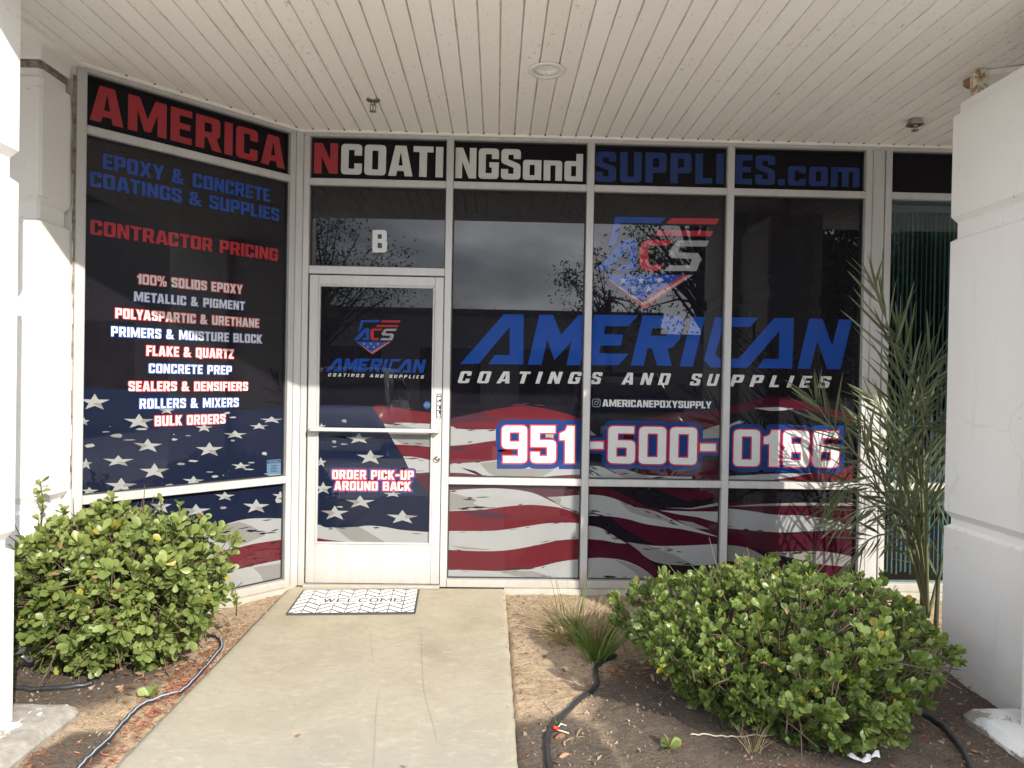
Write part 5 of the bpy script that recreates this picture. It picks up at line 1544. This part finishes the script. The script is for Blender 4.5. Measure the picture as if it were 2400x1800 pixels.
shrub('low spreading right shrub of upright waxy leaves in front of the striped windows', 1.34, -1.56, .22, .68, .62, .34, M_leafR, 22, 2000, .0425, (5, 8),
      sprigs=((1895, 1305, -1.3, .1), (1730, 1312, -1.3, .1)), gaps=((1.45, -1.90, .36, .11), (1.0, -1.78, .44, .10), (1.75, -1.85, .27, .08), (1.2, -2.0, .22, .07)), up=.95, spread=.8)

# ------------------------------------------------------------------ palm
pm = thing('young_palm', (2.74, -.55, -.05), 'feathery young palm squeezed between the window and the right pier', 'palm')
prng = random.Random(9); pn = np.random.default_rng(9)
def frond(pts, nl, ll, droop=.25, bend=None):
    lf = MB(); lf.attr = []
    sp = []
    for i in range(len(pts)-1):
        p0, p1, p2, p3 = (pts[max(0, min(len(pts)-1, j))] for j in (i-1, i, i+1, i+2))
        for k in range(8):
            t = k/8
            sp.append(.5*((2*p1) + (p2-p0)*t + (2*p0-5*p1+4*p2-p3)*t*t + (3*p1-p0-3*p2+p3)*t**3))
    sp.append(pts[-1]); n = len(sp)
    lf.tube(sp, [.011*(1-.85*i/n) for i in range(n)], 5)
    lf.attr += [.75]*(5*n)
    B, D, Ls, Ws = [], [], [], []
    for k in range(nl):
        f = .22 + .78*(k/(nl-1))**.95
        i = min(n-2, int(f*(n-1))); p = sp[i].lerp(sp[i+1], f*(n-1)-i); t = (sp[i+1]-sp[i]).normalized()
        side = t.cross(Vector((0, -1, .25))).normalized()
        nn = side.cross(t).normalized()
        for sg in (-1, 1):
            a_ = R(46 - 30*f + prng.uniform(-5, 5))
            dr = t*math.cos(a_) + side*sg*math.sin(a_) + nn*prng.uniform(-.25, .45)
            B.append(tuple(p)); D.append(tuple(dr)); l0 = 1.25*ll*(.55 + .75*math.sin(math.pi*min(1, f*.85+.1)))*prng.uniform(.8, 1.1)
            Ls.append(l0); Ws.append(prng.uniform(.015, .021))
    leaves(lf, B, D, Ls, Ws, pn, 'blade', .5, .04)
    lf.attr += np.repeat(np.clip(pn.normal(.5, .2, len(B)), 0, .9), 11).tolist()
    lf.build('frond', M_palm, pm)
base_p = Vector((2.72, -.55, .0))
def fr_px(pts): return [base_p] + [atY(px, py, y) for px, py, y in pts]
frond(fr_px([(2152, 1150, -.72), (2122, 950, -.86), (2088, 790, -.95), (2052, 672, -1.0)]), 21, .27)
frond(fr_px([(2105, 1180, -.8), (2015, 1075, -.98), (1950, 1000, -1.05), (1908, 938, -1.08)]), 17, .24)
frond(fr_px([(2160, 1150, -.75), (2150, 980, -.9), (2185, 860, -1.0), (2235, 830, -1.05)]), 17, .24)
frond(fr_px([(2135, 1180, -.5), (2110, 1020, -.38), (2040, 930, -.34)]), 16, .22)
frond(fr_px([(2150, 1260, -.75), (2100, 1195, -.9), (2030, 1190, -.98), (1960, 1225, -1.0)]), 16, .2)
frond(fr_px([(2140, 1260, -.7), (2060, 1150, -.75), (1985, 1140, -.8), (1935, 1190, -.85)]), 16, .2)
frond(fr_px([(2150, 1230, -.8), (2110, 1110, -.95), (2120, 1010, -1.02), (2190, 1000, -1.06)]), 15, .2)
frond(fr_px([(2130, 1290, -.62), (2085, 1180, -.6), (2060, 1080, -.6), (2010, 1010, -.6)]), 15, .2)
frond(fr_px([(2165, 1150, -.7), (2160, 980, -.8), (2140, 860, -.86), (2105, 790, -.9)]), 17, .24)
frond(fr_px([(2150, 1310, -.7), (2090, 1255, -.8), (2030, 1270, -.85), (1985, 1330, -.88)]), 14, .18)
frond(fr_px([(2140, 1200, -.45), (2105, 1080, -.4), (2055, 1010, -.38), (2000, 985, -.36)]), 15, .2)
frond(fr_px([(2170, 1180, -.9), (2180, 1060, -1.0), (2200, 980, -1.05), (2240, 950, -1.08)]), 14, .22)
frond(fr_px([(2160, 1250, -.55), (2150, 1100, -.5), (2120, 1000, -.46), (2150, 930, -.44)]), 14, .22)
for k in range(1):
    a_ = prng.uniform(-.9, 2.2); r_ = prng.uniform(.25, .55); hgt = prng.uniform(.7, 1.35)
    e_ = base_p + Vector((math.cos(a_)*r_*.7, -abs(math.sin(a_))*r_*.8, hgt))
    if e_.x > 2.36 and e_.y < -1.05: e_.y = -1.02
    frond([base_p, base_p.lerp(e_, .45)+Vector((-.02, 0, .16)), e_], 14, .22)
mb = MB()
for k in range(4):
    a_ = prng.uniform(0, 6.28); mb.tube([base_p+Vector((math.cos(a_)*.05, math.sin(a_)*.05, -.08)), base_p+Vector((math.cos(a_)*.06, math.sin(a_)*.06, .25)), base_p+Vector((math.cos(a_)*.09, math.sin(a_)*.08-.02, .40))], [.014, .009, .003], 6)
mb.attr = [.2]*len(mb.v)
mb.build('stem', M_palm, pm)

# ------------------------------------------------------------------ grasses
def tuft(name, x, y, label, n, hgt, spread, mat, seed, width=.006, droop=.5, group=None, z0=None, up_=.5):
    rr = random.Random(seed); mb = MB(); mb.attr = []
    z = soil_h(x, y)-.004 if z0 is None else z0
    t_ = thing(name, (x, y, z), label, 'grass', group)
    for i in range(n):
        a_ = rr.uniform(0, 6.28); r0_ = rr.uniform(0, spread*.3); L0 = hgt*rr.uniform(.45, 1.1)
        lean = rr.uniform(.05, up_)
        p = Vector((x+math.cos(a_)*r0_, y+math.sin(a_)*r0_, z)); d = Vector((math.cos(a_)*lean, math.sin(a_)*lean, 1)).normalized()
        side = d.cross(Vector((math.cos(a_+1.2), math.sin(a_+1.2), .2))).normalized()
        vs = []; seg = 6; q_ = p.copy()
        for k in range(seg+1):
            t = k/seg; w = width*(1-t**1.6)*rr.uniform(.9, 1.1) + .0004
            vs += [q_-side*w*.5, q_+side*w*.5]
            d = (d + Vector((math.cos(a_)*droop*.12, math.sin(a_)*droop*.12, -droop*.12*t*2))).normalized()
            q_ = q_ + d*L0/seg
            if q_.z < z+.004: q_.z = z+.004
        mb.add(vs, [(2*k, 2*k+1, 2*k+3, 2*k+2) for k in range(seg)], True)
        tn = min(.95, max(0, rr.gauss(.5, .25))); mb.attr += [tn]*len(vs)
    mb.build('blades', mat, t_); return t_
tuft('dry_grass', .50, -.80, 'mound of dry straw coloured grass beside the right shrub', 620, .24, .50, M_straw, 31, .007, .8, up_=1.25)
tuft('green_grass', .56, -1.12, 'arching green grass clump left of the right shrub', 60, .42, .16, M_grass, 32, .0085, .8, up_=.6)
tuft('green_grass', .46, -.72, 'few thin pale blades standing up from the dry mound', 14, .46, .2, M_grass, 33, .006, .25, up_=.25)
tuft('dry_grass', 2.25, -.32, 'thin dry weeds at the foot of the right window post', 46, .36, .3, M_straw, 34, .003, .8, up_=.6)
tuft('dry_grass', 1.06, -2.02, 'short wispy tan tuft under the front of the right shrub', 40, .15, .1, M_straw, 35, .0025, .5, up_=.6)
w_ = atZ(1310, 1700, -.05); tuft('green_grass', w_.x, w_.y, 'tiny green sprout next to the red wire nut', 9, .055, .03, M_grass, 36, .006, .4)
w_ = atZ(1348, 1722, -.05); tuft('dry_grass', w_.x, w_.y, 'pale dead grass rosette lying on the soil by the hose', 15, .10, .03, M_straw, 37, .0035, 2.2, up_=2.2)

# ------------------------------------------------------------------ hoses, wires, litter
def ground_curve(pts, lift, n=10):
    P_ = [atZ(px/.9217, py/.9217, -.045) for px, py in pts]
    P_ = smooth([(p.x, p.y) for p in P_], n)
    return [Vector((x, y, soil_h(x, y) + lift)) for x, y in P_]
hp = ground_curve([(120, 1720), (172, 1659), (240, 1590), (300, 1530), (395, 1490), (445, 1440), (478, 1400), (462, 1379), (420, 1377), (395, 1398)], .010)
hs = thing('irrigation_hose', hp[0], 'black hose with a pale stripe curving out of the left shrub to the path', 'hose', 'irrigation hoses')
MB().tube(hp, .0105, 10).build('pipe', M_rubber, hs)
MB().tube([p + Vector((.004, -.004, .0085)) for p in hp[:70]], .0034, 5).build('stripe', M_stripe, hs)
for pts, lb in (([(1195, 1720), (1190, 1659), (1183, 1605), (1195, 1570), (1245, 1520), (1288, 1480), (1287, 1440), (1330, 1420)], 'black hose snaking over the soil from the grass clump past the red wire nut'),
                ([(1900, 1520), (2005, 1552), (2060, 1600), (2095, 1659), (2110, 1720)], 'black hose emerging from the right end of the right shrub'),
                ([(-10, 1488), (60, 1487), (130, 1489), (200, 1480)], 'short black hose length in the shade under the left shrub')):
    hp = ground_curve(pts, .011); o_ = MB().tube(hp, .0115, 10).build('irrigation_hose', M_rubber)
    tag(o_, lb, 'hose', 'irrigation hoses')
wp = atZ(1302, 1706, -.035)
wn = thing('wire_nut', wp, 'red plastic wire nut with two pale wires by the hose', 'wire nut')
MB().lathe([(.0, .012), (.006, .011), (.0085, 0), (.0095, -.012), (.0, -.012)], wp, 12, (-.8, -.3, .5)).build('cap', M_red, wn)
MB().tube([wp+Vector((.006, 0, -.004)), wp+Vector((.025, .02, .008)), wp+Vector((.05, .03, -.006))], .0022, 5).tube([wp+Vector((.006, -.004, -.006)), wp+Vector((.03, -.012, -.008)), wp+Vector((.055, -.02, -.012))], .0022, 5).build('wires', M_wire, wn)

def leaf_thing(px, py, size, label, mat=M_dead, tint=.5, seed=1, name='fallen_leaf', z=None):
    p = atZ(px, py, -.045 if z is None else z); rng = np.random.default_rng(seed)
    mb = MB(); mb.attr = []
    zz = (soil_h(p.x, p.y) if z is None else z) + .006
    a_ = seed*1.3
    leaves(mb, [(p.x, p.y, zz)], [(math.cos(a_), math.sin(a_), .12)], [size], [size*.42], rng, 'oval', .35, .1)
    mb.attr = [tint]*len(mb.v)
    tag(mb.build(name, mat), label, 'leaf', 'fallen leaves')
leaf_thing(68, 1790, .065, 'large tan dead leaf at the bottom left corner', tint=.75, seed=4)
leaf_thing(540, 1468, .05, 'brown curled leaf on the soil left of the path', tint=.5, seed=2)
leaf_thing(530, 1488, .045, 'darker leaf just below the brown curled one beside the path', tint=.2, seed=6)
leaf_thing(1325, 1716, .06, 'reddish brown leaf beside the red wire nut', tint=.45, seed=3)
leaf_thing(1310, 1765, .05, 'crumpled tan leaf near the bottom of the right soil', tint=.7, seed=5)
leaf_thing(1318, 1784, .055, 'pale crumpled leaf lowest on the right soil', tint=.9, seed=7)
leaf_thing(705, 1724, .03, 'small winged seed on the bare path', tint=.55, seed=8, z=PZ)
leaf_thing(940, 1796, .035, 'tan leaf at the front edge of the path', tint=.7, seed=9, z=PZ)
leaf_thing(626, 1408, .04, 'orange brown leaf beside the path corner near the frame', tint=.6, seed=10)
def sprig(px, py, label, n, size, seed):
    p = atZ(px, py, -.04); rng = np.random.default_rng(seed); rr = random.Random(seed)
    t_ = thing('shrub_seedling', (p.x, p.y, -.05), label, 'seedling', 'shrub seedlings')
    mb = MB(); mb.attr = []
    z = soil_h(p.x, p.y)
    D = [(math.cos(i*2.4), math.sin(i*2.4), rr.uniform(.3, .9)) for i in range(n)]
    leaves(mb, [(p.x, p.y, z+.015)]*n, D, [size*rr.uniform(.8, 1.2) for _ in D], [size*.75]*n, rng, 'obovate', .2, .1)
    mb.attr = np.repeat(np.clip(rng.normal(.55, .12, n), 0, .9), 11).tolist()
    mb.build('leaves', M_leafL, t_)
    MB().tube([(p.x, p.y, z-.01), (p.x, p.y, z+.02)], .003, 5).build('stem', M_twig, t_)
sprig(350, 1632, 'small green shoot growing over the hose left of the path', 7, .055, 41)
sprig(1570, 1748, 'low green shoot in front of the right shrub', 8, .055, 42)
tp = atZ(2030, 1775, -.04)
mb = MB(); vs = []; trr = random.Random(8)
for i in range(13):
    t = i/12; c_ = tp + Vector((-.07 + .13*t, -.02*math.sin(t*5), 0))
    for s_ in (-1, 0, 1):
        vs.append((c_.x + trr.uniform(-.004, .004), c_.y + s_*.014*(.5+.8*abs(math.sin(t*4))), soil_h(c_.x, c_.y) + .008 + (.018 if s_ == 0 else 0)*abs(math.sin(t*7+1)) + trr.uniform(0, .006)))
mb.add(vs, [(i*3+k, i*3+k+1, (i+1)*3+k+1, (i+1)*3+k) for i in range(12) for k in range(2)])
tag(mb.build('paper_scrap', M_paper), 'crumpled white paper scrap on the dark soil below the right shrub', 'litter')
tw_ = ground_curve([(1492, 1589), (1530, 1592), (1575, 1596), (1620, 1592), (1680, 1591)], .006)
tag(MB().tube(tw_, .0035, 5).build('dry_twig', simple('bleached_twig', (.5, .42, .32), .8)), 'long pale twig lying on the soil in front of the right shrub', 'twig')

# loose stuff nobody would count
srr = random.Random(77); sn = np.random.default_rng(77)
mb = MB()
for i in range(6500):
    x = srr.uniform(-2.6, 2.6); y = srr.uniform(-2.75, -.06)
    xl, xr = pth(y)
    if (xl+.035*srr.random()**2 < x < xr-.06*srr.random()**2) or (x < -1.4 and x + 1.3656 > y + .0 and False): continue
    if x < -1.3656 and y > (x+1.3656)-.06: continue
    s_ = srr.choice((.003, .004, .005, .006, .009, .013)); z = PZ if xl < x < xr else soil_h(x, y)
    pts_ = [Vector((x, y, z)) + Vector(sn.uniform(-1, 1, 3))*s_ for _ in range(4)]
    pts_[3].z = z + s_*.9
    mb.add(pts_, [(0, 1, 2), (0, 3, 1), (1, 3, 2), (2, 3, 0)])
tag(mb.build('soil_crumbs', simple('soil_clods', (.23, .18, .13), .95, var=.5, scale=20)), 'loose crumbs and pebbles on the soil', 'gravel', kind='stuff')
lit = MB(); lit.attr = []; mul = MB(); mul.attr = []
def scatter(mb_, cx, cy, rx, ry, n, ln, wd, shape='oval', lift=.004):
    P_, D_, L_, W_ = [], [], [], []
    while len(P_) < n:
        x = srr.gauss(cx, rx); y = srr.gauss(cy, ry); xl, xr = pth(y)
        if xl < x < xr or y > -.08 or (x < -1.3656 and y > (x+1.3656)-.08): continue
        P_.append((x, y, soil_h(x, y)+lift+srr.uniform(0, .006))); a_ = srr.uniform(0, 6.28)
        D_.append((math.cos(a_), math.sin(a_), srr.uniform(-.1, .35))); l = ln*srr.uniform(.5, 1.3); L_.append(l); W_.append(l*wd)
    leaves(mb_, P_, D_, L_, W_, sn, shape, .5, srr.uniform(-.2, .3))
    mb_.attr += np.repeat(np.clip(sn.normal(.45, .25, n), 0, .95), 11).tolist()
scatter(lit, -1.60, -1.30, .11, .24, 120, .036, .4)
scatter(lit, .60, -1.25, .09, .09, 40, .04, .35)
scatter(lit, .85, -1.0, .35, .3, 40, .035, .35)
scatter(lit, 2.0, -1.6, .3, .5, 50, .03, .35)
scatter(lit, .16, -.9, .04, .55, 26, .022, .4)
scatter(mul, -1.465, -1.45, .045, .42, 900, .028, .15)
scatter(mul, -1.74, -2.25, .06, .16, 320, .028, .15)
scatter(mul, .60, -1.3, .10, .12, 110, .02, .15)
scatter(mul, .15, -1.7, .03, .3, 70, .016, .2)
scatter(mul, 1.0, -2.1, .2, .1, 120, .018, .15)
scatter(mul, 2.05, -1.6, .25, .45, 800, .026, .12)
tag(lit.build('leaf_litter', M_dead), 'dry brown leaf litter scattered under the shrubs', 'leaf litter', kind='stuff')
tag(mul.build('mulch_shreds', M_mulch), 'reddish bark shreds along the path edges', 'mulch', kind='stuff')
